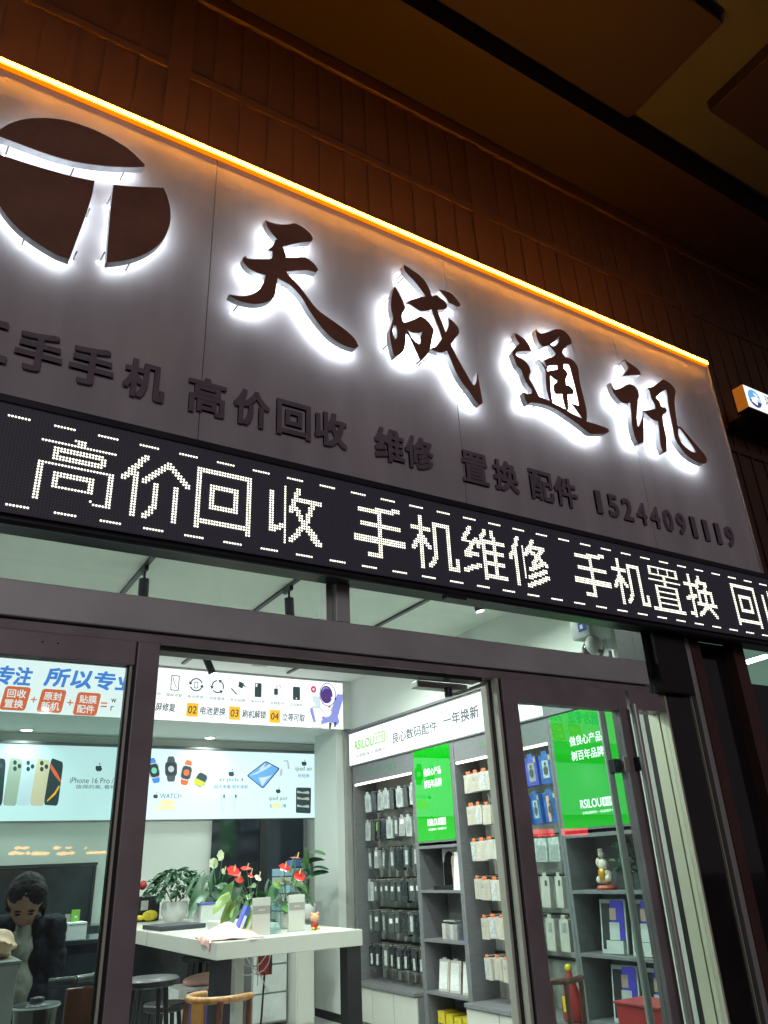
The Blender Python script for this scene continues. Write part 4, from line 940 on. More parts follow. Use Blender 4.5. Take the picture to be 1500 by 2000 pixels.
# ================================================================== THINGS ON THE SHELVES
def leaning(name, label, cat, x, y, z, w, h, t, mat, face_mat=None, lean=.18, yaw=0, group=None, extra=None):
    o = thing(name, label, cat, (x, y, z), group, rz=yaw)
    ba = B().box(0, t, -w/2, w/2, 0, h, bev=.002)
    m = part('card', ba.mesh('card'), mat, o)
    m.rotation_euler = (0, lean, 0)
    if face_mat:
        f = part('print', B().box(-.0016, -.0003, -w*.44, w*.44, h*.08, h*.92).mesh('print'), face_mat, m)
    if extra:
        for nm, bx, mt in extra: part(nm, B().box(*bx).mesh(nm), mt, m)
    return o
# first shelf cabinet (open doorway)
pY0, pY1 = atx(901, 1700, 4.74).y, atx(866, 1700, 4.74).y
pp = thing('portrait_stand', 'dark portrait photo stand of a dark haired woman under the left green poster', 'photo stand', (4.74, (pY0+pY1)/2, 1.262))
pm_ = (pY0+pY1)/2
part('board', B().box(4.74, 4.752, pY0, pY1, 1.2625, 1.63, bev=.002), 'peg', pp)
part('hair_print', B().sph((4.7385, pm_+.035, 1.50), .085, 2, (.02, 1.1, 1.2)).box(4.7375, 4.7395, pm_, pm_+.14, 1.29, 1.50), 'hair', pp)
part('face_print', B().sph((4.7365, pm_-.035, 1.50), .052, 2, (.02, .8, 1.25)).box(4.7362, 4.7372, pm_-.06, pm_+.0, 1.37, 1.46), 'photo_skin', pp)
part('base_box', B().box(4.68, 4.738, pY0, pY1+.1, 1.2625, 1.30, bev=.003), 'black', pp)
leaning('price_card', 'white folded card leaning at the near end of the upper shelf under the green poster', 'card', 4.66, 6.44, 1.262, .13, .33, .01, 'paper', 'white_print', .12)
cb_ = thing('small_boxes', 'cluster of small pale boxes on the middle shelf of the first shelf cabinet', 'boxes', (4.75, 6.72, .84))
for k in range(4): part('box', B().box(4.72, 4.80, 6.58+k*.062, 6.638+k*.062, .8405, .975+random.uniform(-.01, .01), bev=.002), 'pack_white' if k % 2 else 'pack_grey', cb_)
for k in range(3): part('box', B().box(4.72, 4.80, 6.61+k*.062, 6.668+k*.062, .990, 1.0, bev=.002), 'acrylic', cb_)
leaning('blue_card', 'blue and white card leaning at the near end of the middle shelf', 'card', 4.70, 6.42, .84, .10, .30, .012, 'photo_blue', None, .15, extra=[('white_print', (-.0016, -.0003, -.05, .02, .0, .12), 'paper')])
for k, (y, w) in enumerate(((6.86, .13), (6.68, .13), (6.50, .10))):
    leaning('flat_box', 'white flat product box leaning on the lower shelf, ' + ['nearest the dark pegboard', 'in the middle of three', 'nearest the white boxes'][k], 'box', 4.72, y, .41, w, .26, .03, 'pack_white', 'white_print', .16, .25, 'flat boxes leaning on the lower shelf',
            extra=[('edge_stripe', (-.0018, -.0016, -w*.40, -w*.33, .02, .24), 'wood' if k == 0 else 'pack_grey'), ('black_tab', (-.0016, .03, -w*.2, w*.2, .2605, .275), 'pack_grey')])
for k in range(4):
    o = thing('yellow_box', f'yellow box, {ORD[k]} from the left on the bottom shelf of the first shelf cabinet', 'box', (4.74, 6.90-k*.13, .06), 'yellow boxes on the bottom shelf')
    part('carton', B().box(4.70, 4.86, 6.845-k*.13, 6.955-k*.13, .061, .25-(.01*k % .03), bev=.003), 'yellow_pack', o)
    part('print', B().box(4.698, 4.6995, 6.86-k*.13, 6.94-k*.13, .10, .16), 'pack_dark', o)
# second shelf cabinet (behind the right glass door)
fg = thing('porcelain_figurine', 'small cream and gold seated figurine on the upper shelf behind the right glass door', 'figurine', (4.74, 4.62, 1.262))
part('base', B().lathe((4.74, 4.62, 1.2625), [(.075, 0), (.08, .015), (.07, .03)], 18), 'red_base', fg, sm=True)
bd = B(); bd.sph((4.74, 4.62, 1.35), .06, 2, (.8, 1, .9)); bd.sph((4.74, 4.63, 1.43), .045, 2, (.8, 1, 1.1)); bd.sph((4.74, 4.635, 1.505), .028, 2); bd.sph((4.72, 4.575, 1.34), .028, 2); bd.sph((4.72, 4.665, 1.33), .03, 2); bd.sph((4.73, 4.665, 1.45), .022, 2, (1, 1, 1.6))
part('robe', bd, 'ivory', fg, sm=True)
part('sash', B().sph((4.70, 4.62, 1.37), .034, 2, (.5, 1, 1.4)), 'gold', fg, sm=True)
part('hat', B().sph((4.74, 4.64, 1.535), .022, 2, (1, 1, .7)), 'ivory', fg, sm=True)
def leaf_mesh(L, Wd, fold=.25, droop=.3, n=6, heart=False):
    b = bmesh.new(); rows = []
    for i in range(n+1):
        t = i/n; w = Wd/2*math.sin(math.pi*min(1, (t*.92+.06)))**.8 if not heart else Wd/2*math.sqrt(max(0, 1-((t-.28)/.74)**2)) if t > .28 else Wd/2*(.55+.45*t/.28)
        if i == n: w = .001
        x = L*t; z = -droop*L*t*t
        rows.append([b.verts.new((x-(.12*L if heart and i == 0 and s else 0), s*w, z+abs(s)*w*fold)) for s in (-1, 0, 1)])
    for r0, r1 in zip(rows, rows[1:]):
        for k in range(2): b.faces.new((r0[k], r0[k+1], r1[k+1], r1[k]))
    m = bpy.data.meshes.new('leaf'); b.to_mesh(m); b.free(); smooth(m, 70); return m
def leafmass(name, parent, mesh, pts, mat, kind='stuff'):
    """many leaves as one mesh; pts: (pos, direction, scale)"""
    b = bmesh.new()
    for p, d, s in pts:
        n0 = len(b.verts); b.from_mesh(mesh); b.verts.ensure_lookup_table(); vs = b.verts[n0:]
        q = Vector(d).to_track_quat('X', 'Z').to_matrix().to_4x4() @ Matrix.Rotation(random.uniform(-.9, .9), 4, 'X')
        bmesh.ops.transform(b, matrix=Matrix.Translation(Vector(p)) @ q @ Matrix.Scale(s, 4), verts=vs)
    k = B(); k.b.free(); k.b = b
    off = wloc(parent); m = bpy.data.meshes.new(name); bmesh.ops.translate(b, vec=-off, verts=b.verts); b.to_mesh(m); b.free(); m.materials.append(M[mat]); smooth(m, 70)
    return part(name, m, None, parent, kind=kind)
sp = thing('shelf_plant', 'leafy green plant in a glass on the upper shelf behind the right glass door', 'plant', (4.76, 4.36, 1.262))
part('glass', B().lathe((4.76, 4.36, 1.263), [(.035, 0), (.045, .12), (.042, .12), (.032, .005)], 18), 'glass_jar', sp, sm=True)
lm = leaf_mesh(.09, .035)
pts = []
for k in range(90):
    a = random.uniform(0, 6.28); h = random.uniform(.1, .34); r = random.uniform(.0, .13)*(1-abs(h-.22)*2)
    pts.append(((4.76+r*.7*math.cos(a), 4.37+r*math.sin(a), 1.262+h), (math.cos(a), math.sin(a), random.uniform(-.3, .8)), random.uniform(.6, 1.1)))
leafmass('foliage', sp, lm, pts, 'leaf_dark')
part('stem', B().tube([(4.76, 4.36, 1.29), (4.755, 4.37, 1.45)], .004), 'leaf_mid', sp)
for z, ys, nm in ((.84, (4.62, 4.32), 'middle'), (.41, (4.60, 4.30), 'lower')):
    for k, y in enumerate(ys):
        o = leaning('photo_display', f'blue portrait display, {"left" if k == 0 else "right"} one on the {nm} shelf behind right door', 'photo display', 4.72, y, z+.001, .235, .36, .02, 'acrylic', 'photo_dark', .14, .1, 'blue photo displays',
                    extra=[('blue_print', (-.0026, -.0017, -.10, .02, .09, .35), 'photo_blue'), ('portrait_print', (-.0034, -.0027, -.03, .028, .22, .30), 'photo_skin'), ('shirt_print', (-.0034, -.0027, -.055, .035, .09, .205), 'acrylic'), ('base_block', (-.03, -.0036, -.10, .05, .0, .085), 'acrylic')])
# ================================================================== THE LONG WHITE TABLE
TZ = 1.10
tb = thing('long_table', 'long white topped bar height table on black square legs in the doorway', 'table', (2.45, 6.8, 0))
part('table_top', B().box(1.92, 2.985, 5.30, 8.45, 1.0, TZ, bev=.004), 'table_white', tb)
for x, y in ((1.925, 5.32), (2.87, 5.32), (1.925, 8.3), (2.87, 8.3)): part('leg', B().box(x, x+.11, y, y+.11, 0, .999, bev=.003), 'black', tb)
part('centre_leg', B().box(2.40, 2.47, 6.2, 6.34, 0, .999, bev=.002), 'table_white', tb)
part('seam', B().box(1.9185, 1.9197, 6.9, 6.904, 1.0, TZ), 'black', tb)
# items on the table
lp = thing('laptop', 'closed dark laptop lying on the white table behind the pink cloth', 'laptop', (2.15, 7.0, TZ), rz=.05)
part('case', B().box(1.98, 2.36, 6.8, 7.25, TZ+.002, TZ+.024, bev=.004), 'laptop', lp)
part('lid', B().box(1.98, 2.36, 6.8, 7.25, TZ+.0245, TZ+.034, bev=.003), 'laptop', lp)
pk = thing('pink_cloth', 'crumpled pale pink cloth draped over the front corner of the white table', 'cloth', (2.06, 5.7, TZ))
b = bmesh.new(); bmesh.ops.create_grid(b, x_segments=26, y_segments=26, size=.5)
random.seed(3); ph = [(random.uniform(8, 26), random.uniform(8, 26), random.uniform(0, 6)) for _ in range(7)]
for v in b.verts:
    x, y = v.co.x, v.co.y; r = math.hypot(x, y)*2
    hgt = .085*max(0, 1-r)**.7+.016*sum(math.sin(a*x+bb*y+c) for a, bb, c in ph)/3*max(0.1, 1-r*.6)
    X = 2.115+x*.40+y*.1; Y = 5.60+y*.46-x*.1; z = TZ+.006+max(0, hgt)
    if X < 1.918: z = TZ+.004-(1.918-X)*1.1+.01*math.sin(30*Y); X = 1.914-.004*math.sin(40*Y)
    if Y < 5.299: z = min(z, TZ+.004-(5.299-Y)*.9); Y = 5.295-.003*math.sin(50*X)
    v.co = (X, Y, z)
bmesh.ops.solidify(b, geom=b.faces[:], thickness=-.003)
k = B(); k.add(b); part('fabric', k, 'pink_cloth', pk, sm=True)
pa = tag(part('paper_sheet', B().box(2.12, 2.34, 5.31, 5.52, TZ+.001, TZ+.0025, rot=(0, 0, .25)), 'paper'), 'white sheet of paper lying under the pink cloth at the table corner', 'paper')
def stand(x, y, rz, label):
    t = thing('info_card', label, 'card stand', (x, y, TZ), 'white info cards on the table', rz)
    part('card', B().box(-.065, .065, -.006, .006, .001, .235, bev=.002).mesh('card'), 'table_white', t)
    part('grey_band', B().box(-.063, .063, -.0075, -.0062, .135, .185).mesh('grey_band'), 'grey_band', t)
    part('foot', B().box(-.05, .05, .0062, .05, .001, .006, bev=.001).mesh('foot'), 'acrylic', t)
    part('lettering', B().box(-.025, .025, -.0084, -.0076, .156, .164).mesh('lettering'), 'acrylic', t)
stand(2.285, 5.46, -.02, 'white card stand with a grey band, left one beside the green box'); stand(2.625, 5.62, .05, 'white card stand with a grey band, right one beside the toy figure')
for k, (x, m, w, lab) in enumerate(((2.13, 'blue_box', .035, 'thin blue box leaning between the pink cloth and the green box'), (2.185, 'lime_print', .035, 'thin green box leaning against the left white card stand'))):
    o = thing('slim_box', lab, 'box', (x, 5.50, TZ), 'slim boxes leaning on the table')
    c = part('carton', B().box(-w/2, w/2, -.02, .05, 0.0, .19, bev=.002).mesh('carton'), m, o); c.rotation_euler = (0, .42, 0); c.location = (0, 0, .012)
    f = part('label_print', B().box(-w*.28, w*.28, -.0215, -.0203, .03, .13).mesh('label_print'), 'paper', c)
gv = thing('glass_vase', 'tall clear glass vase between the two white card stands', 'vase', (2.46, 5.62, TZ))
part('vase_wall', B().lathe((2.46, 5.62, TZ+.001), [(.045, 0), (.045, .30), (.041, .30), (.041, .01)], 24), 'glass_jar', gv, sm=True)
tf = thing('toy_figure', 'tiny round headed toy figure in red standing near the right end of the table', 'toy', (2.76, 5.60, TZ))
part('head', B().sph((2.76, 5.60, TZ+.078), .034, 2, (1, .9, .95)).sph((2.735, 5.60, TZ+.105), .012, 1).sph((2.785, 5.60, TZ+.105), .012, 1), 'skin_orange', tf, sm=True)
part('body', B().sph((2.76, 5.60, TZ+.028), .028, 2, (1, .9, 1.05)), 'red_plastic', tf, sm=True)
part('shoe', B().sph((2.78, 5.585, TZ+.012), .014, 1, (1.3, 1, .7)), 'yellow_pack', tf, sm=True)
part('shoe', B().sph((2.742, 5.585, TZ+.012), .014, 1, (1.2, 1, .7)), 'yellow_pack', tf, sm=True)
tr = thing('clear_tray', 'clear plastic organiser with purple tinted sides behind the flowers', 'organiser', (2.3, 7.2, TZ))
part('tray_wall', B().box(2.42, 2.62, 7.1, 7.3, TZ+.001, TZ+.16, bev=.003), 'acrylic', tr)
part('lid', B().box(2.41, 2.63, 7.09, 7.31, TZ+.161, TZ+.172, bev=.003), 'pack_indigo', tr)
wb = tag(part('white_box', B().box(2.30, 2.66, 6.35, 6.6, TZ+.001, TZ+.06, bev=.008), 'table_white'), 'flat white box behind the pink cloth', 'box')
# plants ------------------------------------------------------------
def pot(parent, c, r, h, mat='pot_white'):
    x, y, z = c
    part('pot', B().lathe((x, y, z+.001), [(r*.62, 0), (r*.95, h*.35), (r, h*.75), (r*.93, h), (r*.85, h), (r*.82, h*.8)], 28), mat, parent, sm=True)
    part('soil', B().cyl((x, y, z+h*.78), (x, y, z+h*.84), r*.8, n=20), 'soil', parent)
bp_ = at(340, 1790, 8.1)
bs = thing('bushy_plant', 'round bushy green plant in a white pot at the far left of the table', 'plant', (bp_.x, 8.1, TZ))
pot(bs, (bp_.x, 8.1, TZ), .125, .17)
lm2 = leaf_mesh(.07, .036, .2, .4)
pts = []
for k in range(420):
    a = random.uniform(0, 6.28); u = random.uniform(-.35, 1); r = math.sqrt(max(0, 1-u*u))*random.uniform(.62, 1.05)
    pts.append(((bp_.x+.25*r*math.cos(a), 8.1+.25*r*math.sin(a), TZ+.28+.17*u), (math.cos(a), math.sin(a), random.uniform(-.7, .5)), random.uniform(.6, 1.2)))
leafmass('foliage', bs, lm2, pts, 'leaf_dark')
part('stems', B().tube([(bp_.x, 8.1, TZ+.12), (bp_.x+.02, 8.1, TZ+.3)], .008).tube([(bp_.x, 8.1, TZ+.12), (bp_.x-.1, 8.1, TZ+.28)], .006).tube([(bp_.x, 8.1, TZ+.12), (bp_.x+.12, 8.08, TZ+.27)], .006), 'wood_dark', bs)
def blades(name, label, c, specs, mat, flowers=(), potr=.09, poth=.14, heart=False, rise=.35):
    t = thing(name, label, 'plant', c)
    pot(t, c, potr, poth)
    base = Vector(c)+Vector((0, 0, poth*.8))
    for (L, Wd, az, el_, st, mt) in specs:
        m = leaf_mesh(L, Wd, .22, rise, 8, heart); m.materials.append(M[mt])
        d = Vector((math.cos(az)*math.cos(el_), math.sin(az)*math.cos(el_), math.sin(el_)))
        tip = base+Vector((math.cos(az)*.35, math.sin(az)*.35, 1)).normalized()*st
        lf = part('leaf', m, None, t); lf.location = tip-wloc(t)
        lf.rotation_euler = (d.to_track_quat('X', 'Z') @ Euler((random.uniform(-.5, .5), 0, 0)).to_quaternion()).to_euler()
        part('stalk', B().tube([base+Vector((random.uniform(-.02, .02), random.uniform(-.02, .02), 0)), base.lerp(tip, .5)+Vector((0, 0, .02)), tip], .0035, 6), 'leaf_mid', t)
    for (p, s, mt, tilt) in flowers:
        p = Vector(p); st = part('flower_stalk', B().tube([base, base.lerp(p, .5)+Vector((0, 0, .03)), p], .0035, 6), 'leaf_mid', t)
        m = leaf_mesh(s, s*.85, .12, -.05, 8, True); m.materials.append(M[mt])
        f = part('flower', m, None, t); f.location = p-wloc(t)-Vector((s*.3, 0, 0)); f.rotation_euler = (tilt[0], tilt[1], tilt[2])
        part('spadix', B().cyl(p+Vector((0, -.004, .004)), p+Vector((.004, -.03, .05 if s < .13 else .055)), .006, .004, n=8), 'spadix', t)
    return t
ay = 5.85
ac = at(548, 1812, ay)
sp2 = []
for k, (px, py, L, Wd, mt) in enumerate(((462, 1770, .20, .075, 'leaf_light'), (438, 1765, .18, .07, 'leaf_light'), (450, 1790, .22, .08, 'leaf_mid'), (565, 1725, .17, .12, 'leaf_light'), (590, 1745, .16, .10, 'leaf_dark'), (540, 1750, .18, .09, 'leaf_dark'), (500, 1735, .16, .08, 'leaf_mid'), (520, 1775, .2, .09, 'leaf_dark'), (480, 1745, .18, .1, 'leaf_mid'), (575, 1765, .18, .09, 'leaf_dark'), (555, 1760, .16, .08, 'leaf_mid'), (600, 1765, .15, .07, 'leaf_dark'))):
    sp2.append((px, py, L, Wd, mt))
def flora(name, label, cx, cy_px, Y, leaves, flowers, potr=.07, poth=.10, potz=TZ):
    c0 = at(cx, cy_px, Y); c0.z = potz
    t = thing(name, label, 'plant', c0); pot(t, c0, potr, poth)
    base = c0+Vector((0, 0, poth*.8))
    for px, py, L, Wd, mt in leaves:
        yy = Y+random.uniform(-.10, .10); p = at(px, py, yy)
        out = Vector((p.x-c0.x, (yy-Y), 0)); 
        d = Vector((out.x*2.2, -.25+out.y, random.uniform(-.25, .25)-(.35 if abs(out.x) > .12 else 0))).normalized()
        m = leaf_mesh(L, Wd, .2, .35, 8, True); m.materials.append(M[mt])
        lf = part('leaf', m, None, t); lf.location = p-wloc(t)-d*L*.4; q_ = (d.to_track_quat('X', 'Z') @ Euler((random.uniform(.2, 1.0)*random.choice((-1, 1)), 0, 0)).to_quaternion()); lf.rotation_euler = q_.to_euler()
        s0 = p-d*L*.4
        part('stalk', B().tube([base, base.lerp(s0, .55)+Vector((0, 0, .02)), s0], .003, 6), 'leaf_mid', t)
    for px, py, s, mt, tl_ in flowers:
        p = at(px, py, Y-.05)
        part('flower_stalk', B().tube([base, base.lerp(p, .6)+Vector((-.01, 0, .01)), p], .003, 6), 'leaf_mid', t)
        m = leaf_mesh(s, s*.9, .15, .1, 8, True); m.materials.append(M[mt])
        f = part('flower', m, None, t); f.location = p-wloc(t)-Vector((s*.4, 0, -.004)); f.rotation_euler = tl_
        part('spadix', B().cyl(p+Vector((0, -.01, .005)), p+Vector((.006, -.02, .045)), .0055, .004, n=8), 'spadix', f if False else t)
    return t
flora('anthurium', 'anthurium with glossy red flowers and long light leaves at the left of the table', 500, 1800, 5.9,
  [(458, 1768, .2, .08, 'leaf_light'), (436, 1757, .17, .08, 'leaf_light'), (452, 1790, .22, .08, 'leaf_mid'), (470, 1755, .2, .08, 'leaf_dark'), (485, 1745, .17, .09, 'leaf_mid'), (500, 1760, .18, .09, 'leaf_dark'), (445, 1740, .18, .07, 'leaf_mid'), (478, 1780, .2, .08, 'leaf_mid'), (515, 1745, .16, .08, 'leaf_dark'), (465, 1732, .15, .07, 'leaf_dark'), (448, 1772, .2, .07, 'leaf_light'), (490, 1728, .14, .06, 'leaf_mid')],
  [(456, 1703, .10, 'spathe_red', (.9, 0, .1)), (482, 1699, .085, 'spathe_red', (.35, -.15, .2)), (466, 1716, .07, 'spathe_red', (1.1, .2, 0)), (489, 1710, .05, 'spathe_red', (.8, .2, 0)), (505, 1716, .06, 'spathe_white', (.9, 0, .4))])
flora('anthurium', 'anthurium with red flowers behind the right white card stand', 560, 1800, 6.0,
  [(560, 1718, .15, .11, 'leaf_light'), (548, 1728, .14, .09, 'leaf_light'), (590, 1742, .15, .09, 'leaf_dark'), (575, 1750, .17, .09, 'leaf_dark'), (545, 1755, .16, .08, 'leaf_mid'), (600, 1752, .15, .06, 'leaf_dark'), (535, 1740, .15, .08, 'leaf_mid'), (530, 1765, .16, .09, 'leaf_dark'), (558, 1765, .17, .09, 'leaf_mid'), (585, 1728, .13, .08, 'leaf_mid'), (520, 1730, .14, .07, 'leaf_dark')],
  [(556, 1696, .09, 'spathe_red', (.8, 0, .05)), (580, 1677, .10, 'spathe_red', (.15, 0, .1)), (584, 1709, .085, 'spathe_red', (1.2, .3, -.3))])
pfl = [(380+dx, 1740+dy, .28, .075, 'leaf_dark') for dx, dy in ((0, -25), (8, -5), (12, 15), (30, -30), (38, 0), (45, -15), (55, 10), (60, -28), (70, -5), (25, 25), (48, 28), (75, 20), (20, -12), (34, 12), (62, 30))]
flora('peace_lily', 'dark green peace lily with two pale upright flowers behind the table', 425, 1790, 7.3, pfl,
  [(418, 1687, .10, 'spathe_white', (1.5, .0, .3)), (434, 1676, .10, 'spathe_white', (1.4, -.5, .6)), (438, 1703, .06, 'spathe_white', (1.3, 0, .6))], potr=.1, poth=.15)
pfl = [(600+dx, 1680+dy, .24, .085, 'leaf_dark' if k % 2 else 'leaf_mid') for k, (dx, dy) in enumerate(((-25, 10), (-10, 0), (0, -12), (8, 5), (14, -18), (-18, 25), (5, 22), (15, 25), (-5, 35), (12, -2), (-30, 0), (18, 12)))]
flora('leafy_plant', 'tall leafy plant standing on the cabinet beside the white column', 602, 1740, 8.35, pfl, [], potr=.09, poth=.14, potz=1.02)
# ================================================================== BACK OF THE SHOP
dp = thing('dark_glass_partition', 'dark reflective glass partition at the back behind the red flowers', 'partition', (3.8, 9.62, 0))
xa, xb = at(413, 1650, 9.62).x, at(592, 1650, 9.62).x
part('pane', B().box(xa, xb, 9.62, 9.63, .1, 2.09), 'mirror_dark', dp)
part('frame_post', B().box(xa+.62, xa+.70, 9.60, 9.6185, .1, 2.09, bev=.003), 'photo_dark', dp)
part('frame_post', B().box(xb+.002, xb+.05, 9.60, 9.66, .1, 2.09, bev=.003), 'grey_board', dp)
bx_ = at(183, 1690, 9.6)
dq = thing('dark_glass_screen', 'dark glossy panel on the back wall behind the seated person', 'panel', (.9, 9.6, 0))
part('pane', B().box(-2.0, bx_.x, 9.6, 9.61, .4, bx_.z), 'dark_panel', dq)
part('frame_rail', B().box(-2.05, bx_.x+.04, 9.58, 9.64, bx_.z+.001, bx_.z+.03, bev=.003), 'photo_dark', dq)
part('frame_post', B().box(bx_.x+.001, bx_.x+.03, 9.58, 9.64, .4, bx_.z), 'photo_dark', dq)
lc = thing('low_counter', 'long dark low counter along the back wall under the table', 'counter', (2.3, 9.2, 0))
part('carcass', B().box(.9, 3.35, 8.9, 9.55, 0, .98, bev=.004), 'dark_panel', lc)
part('worktop', B().box(.88, 3.38, 8.86, 9.56, .981, 1.01, bev=.003), 'pack_grey', lc)
for k in range(4): part('door_front', B().box(.93+k*.61, 1.51+k*.61, 8.882, 8.8985, .1, .95, bev=.003), 'dark_panel', lc)
cq = thing('drawer_cabinet', 'grey drawer cabinet standing under the far end of the table', 'cabinet', (3.8, 8.95, 0))
x0, x1 = at(492, 1900, 8.7).x, at(560, 1900, 8.7).x
part('carcass', B().box(x0, x1, 8.7, 9.3, .06, .86, bev=.003), 'pack_grey', cq)
for k in range(3): part('drawer_front', B().box(x0+.01, x1-.01, 8.68, 8.6985, .08+k*.26, .325+k*.26, bev=.003), 'acrylic', cq)
x2 = at(614, 1900, 8.5).x
wc = thing('white_cabinet', 'plain white cabinet between the drawers and the white column', 'cabinet', (x1+.2, 8.8, 0))
part('carcass', B().box(x1+.02, x2, 8.5, 9.05, .0, .98, bev=.004), 'table_white', wc)
part('worktop', B().box(x1+.01, x2+.01, 8.49, 9.06, .981, 1.01, bev=.003), 'table_white', wc)
part('door_front', B().box(x1+.03, x2-.015, 8.482, 8.4985, .05, .95, bev=.003), 'table_white', wc)
dw = thing('drawer_tower', 'small translucent drawer tower with blue edges beside the white column', 'drawers', (x2-.2, 8.6, 1.01))
for k in range(6): part('drawer', B().box(x2-.36, x2-.06, 8.56, 8.85, 1.015+k*.085, 1.09+k*.085, bev=.006), 'bag_blue' if k % 2 else 'acrylic', dw)
part('top_box', B().box(x2-.22, x2-.1, 8.6, 8.75, 1.53, 1.6, bev=.004), 'print_navy' if 0 else 'blue_box', dw)
# things on the low counter seen through the doorway
bq = at(275, 1790, 8.6)
kb = thing('coffee_machine', 'black box appliance with a yellow ribbon beside the left door frame', 'appliance', (bq.x, 8.6, 1.1))
part('body', B().box(at(266, 1780, 8.6).x, at(303, 1780, 8.6).x, 8.45, 8.8, 1.101, at(290, 1750, 8.6).z, bev=.004), 'black', kb)
part('face', B().box(at(266, 1780, 8.6).x, at(280, 1780, 8.6).x, 8.44, 8.449, 1.2, at(290, 1758, 8.6).z, bev=.004), 'pack_grey', kb)
part('ribbon', B().sph(at(293, 1788, 8.35), .06, 2, (1.3, .4, .8)).sph(at(272, 1793, 8.35), .045, 2, (1.5, .4, .5)), 'yellow_pack', kb, sm=True)
rb = thing('red_topped_bottle', 'clear bottle with a round red cap behind the left door frame', 'bottle', at(278, 1750, 8.7))
q0 = at(279, 1745, 8.7)
part('body', B().lathe((q0.x, 8.7, 1.101), [(.05, 0), (.055, .12), (.03, .22), (.028, q0.z-1.13)], 18), 'acrylic', rb, sm=True)
part('cap', B().sph(at(279, 1729, 8.7), .045, 2), 'red_plastic', rb, sm=True)
tb2 = tag(part('counter_extension', B().box(.4, 2.9, 8.452, 8.85, .0, 1.1, bev=.004), 'dark_panel'), 'dark side counter carrying the black box appliance behind the table', 'counter')
# cables and red socket box under the table
cbl = thing('cable_bundle', 'tangle of pale charging cables hanging under the table', 'cables', (2.5, 6.0, 1.0))
def px_curve(pts, Y): return [at(x, y, Y) for x, y in pts]
for k, pts in enumerate((((462, 1868), (458, 1885), (463, 1900), (480, 1905), (500, 1902), (515, 1895), (525, 1880), (528, 1866)), ((480, 1868), (492, 1888), (505, 1900), (515, 1918), (520, 1932)), ((503, 1866), (504, 1890), (503, 1925)), ((520, 1866), (508, 1882), (495, 1890), (480, 1886), (470, 1868)))):
    part('cable', B().tube(px_curve(pts, 6.0+.05*k), .0045, 6), 'cable', cbl, sm=True)
part('plug', B().cyl(at(519, 1930, 6.05), at(524, 1938, 6.05), .009, n=10), 'white_print', cbl)
part('power_cable', B().tube([at(517, 1900, 6.3), at(514, 1940, 6.3), at(511, 1985, 6.3), at(508, 2010, 6.3)], .008, 6), 'black', cbl, sm=True)
rd = thing('red_box', 'small dark red box hanging under the table beside the cables', 'box', at(520, 1880, 6.4))
part('case', B().box(at(507, 1880, 6.4).x, at(527, 1880, 6.4).x, 6.4, 6.46, at(515, 1905, 6.4).z, .999, bev=.005), 'red_plastic', rd)
part('side_strip', B().box(at(528, 1880, 6.4).x, at(532, 1880, 6.4).x, 6.4, 6.46, at(515, 1905, 6.4).z, .999, bev=.003), 'wood_dark', rd)
# blue printed crates under the table
bb = thing('blue_carton', 'blue and white printed carton under the left corner of the table', 'carton', at(400, 1990, 6.6))
xa, xb = at(347, 1960, 6.6).x, at(412, 1960, 6.6).x
zc = at(380, 1930, 6.6).z
part('carton', B().box(xa, xb, 6.6, 6.95, .0, zc, bev=.004), 'white_print', bb)
part('print', B().box(xa+.07, xb-.01, 6.598, 6.5995, .33, zc-.02), 'blue_box', bb); part('print', B().box(xa+.09, xb-.01, 6.598, 6.5995, .05, .28), 'blue_box', bb)
part('print_dot', B().sph(at(377, 1944, 6.59), .02, 2, (1.5, .05, 1)), 'orange_tag', bb)
part('pink_pouch', B().sph((xa+.28, 6.75, zc+.03), .2, 3, (1, .7, .25)), 'pink_cloth', bb, sm=True)
b2 = thing('blue_bag', 'light blue shopping bag behind the front table leg', 'bag', at(460, 1990, 6.3))
xa, xb = at(446, 1960, 6.3).x, at(476, 1960, 6.3).x
part('bag', B().box(xa, xb, 6.3, 6.5, .1, at(460, 1915, 6.3).z, bev=.02), 'bag_blue', b2, sm=True)
part('print', B().box(xa+.0, xa+.1, 6.296, 6.299, .2, at(460, 1955, 6.3).z), 'blue_box', b2)
# stools -------------------------------------------------------------
def stool(x, y, h, label, r=.17):
    t = thing('bar_stool', label, 'stool', (x, y, 0), 'black bar stools')
    part('seat', B().lathe((x, y, h-.05), [(r*.8, 0), (r, .012), (r, .04), (r*.93, .05)], 24), 'stool_black', t, sm=True)
    for k in range(4):
        a = math.pi/4+k*math.pi/2
        part('leg', B().cyl((x+.11*math.cos(a), y+.11*math.sin(a), h-.05), (x+.19*math.cos(a), y+.19*math.sin(a), 0.0), .016, .014, n=10), 'stool_black', t, sm=True)
    part('foot_ring', B().tube([(x+.165*math.cos(a*math.pi/8), y+.165*math.sin(a*math.pi/8), .28) for a in range(17)], .009, 6), 'stool_black', t, sm=True)
    return t
s1 = at(285, 1910, 5.6); stool(s1.x+.03, 5.6, s1.z, 'black bar stool right beside the left door frame', .18)
s2 = at(322, 1958, 6.2); stool(s2.x, 6.2, s2.z, 'low black stool behind the left door frame stool', .15)
s3 = at(395, 1880, 7.4); stool(s3.x, 7.4, .86, 'black bar stool under the middle of the table')
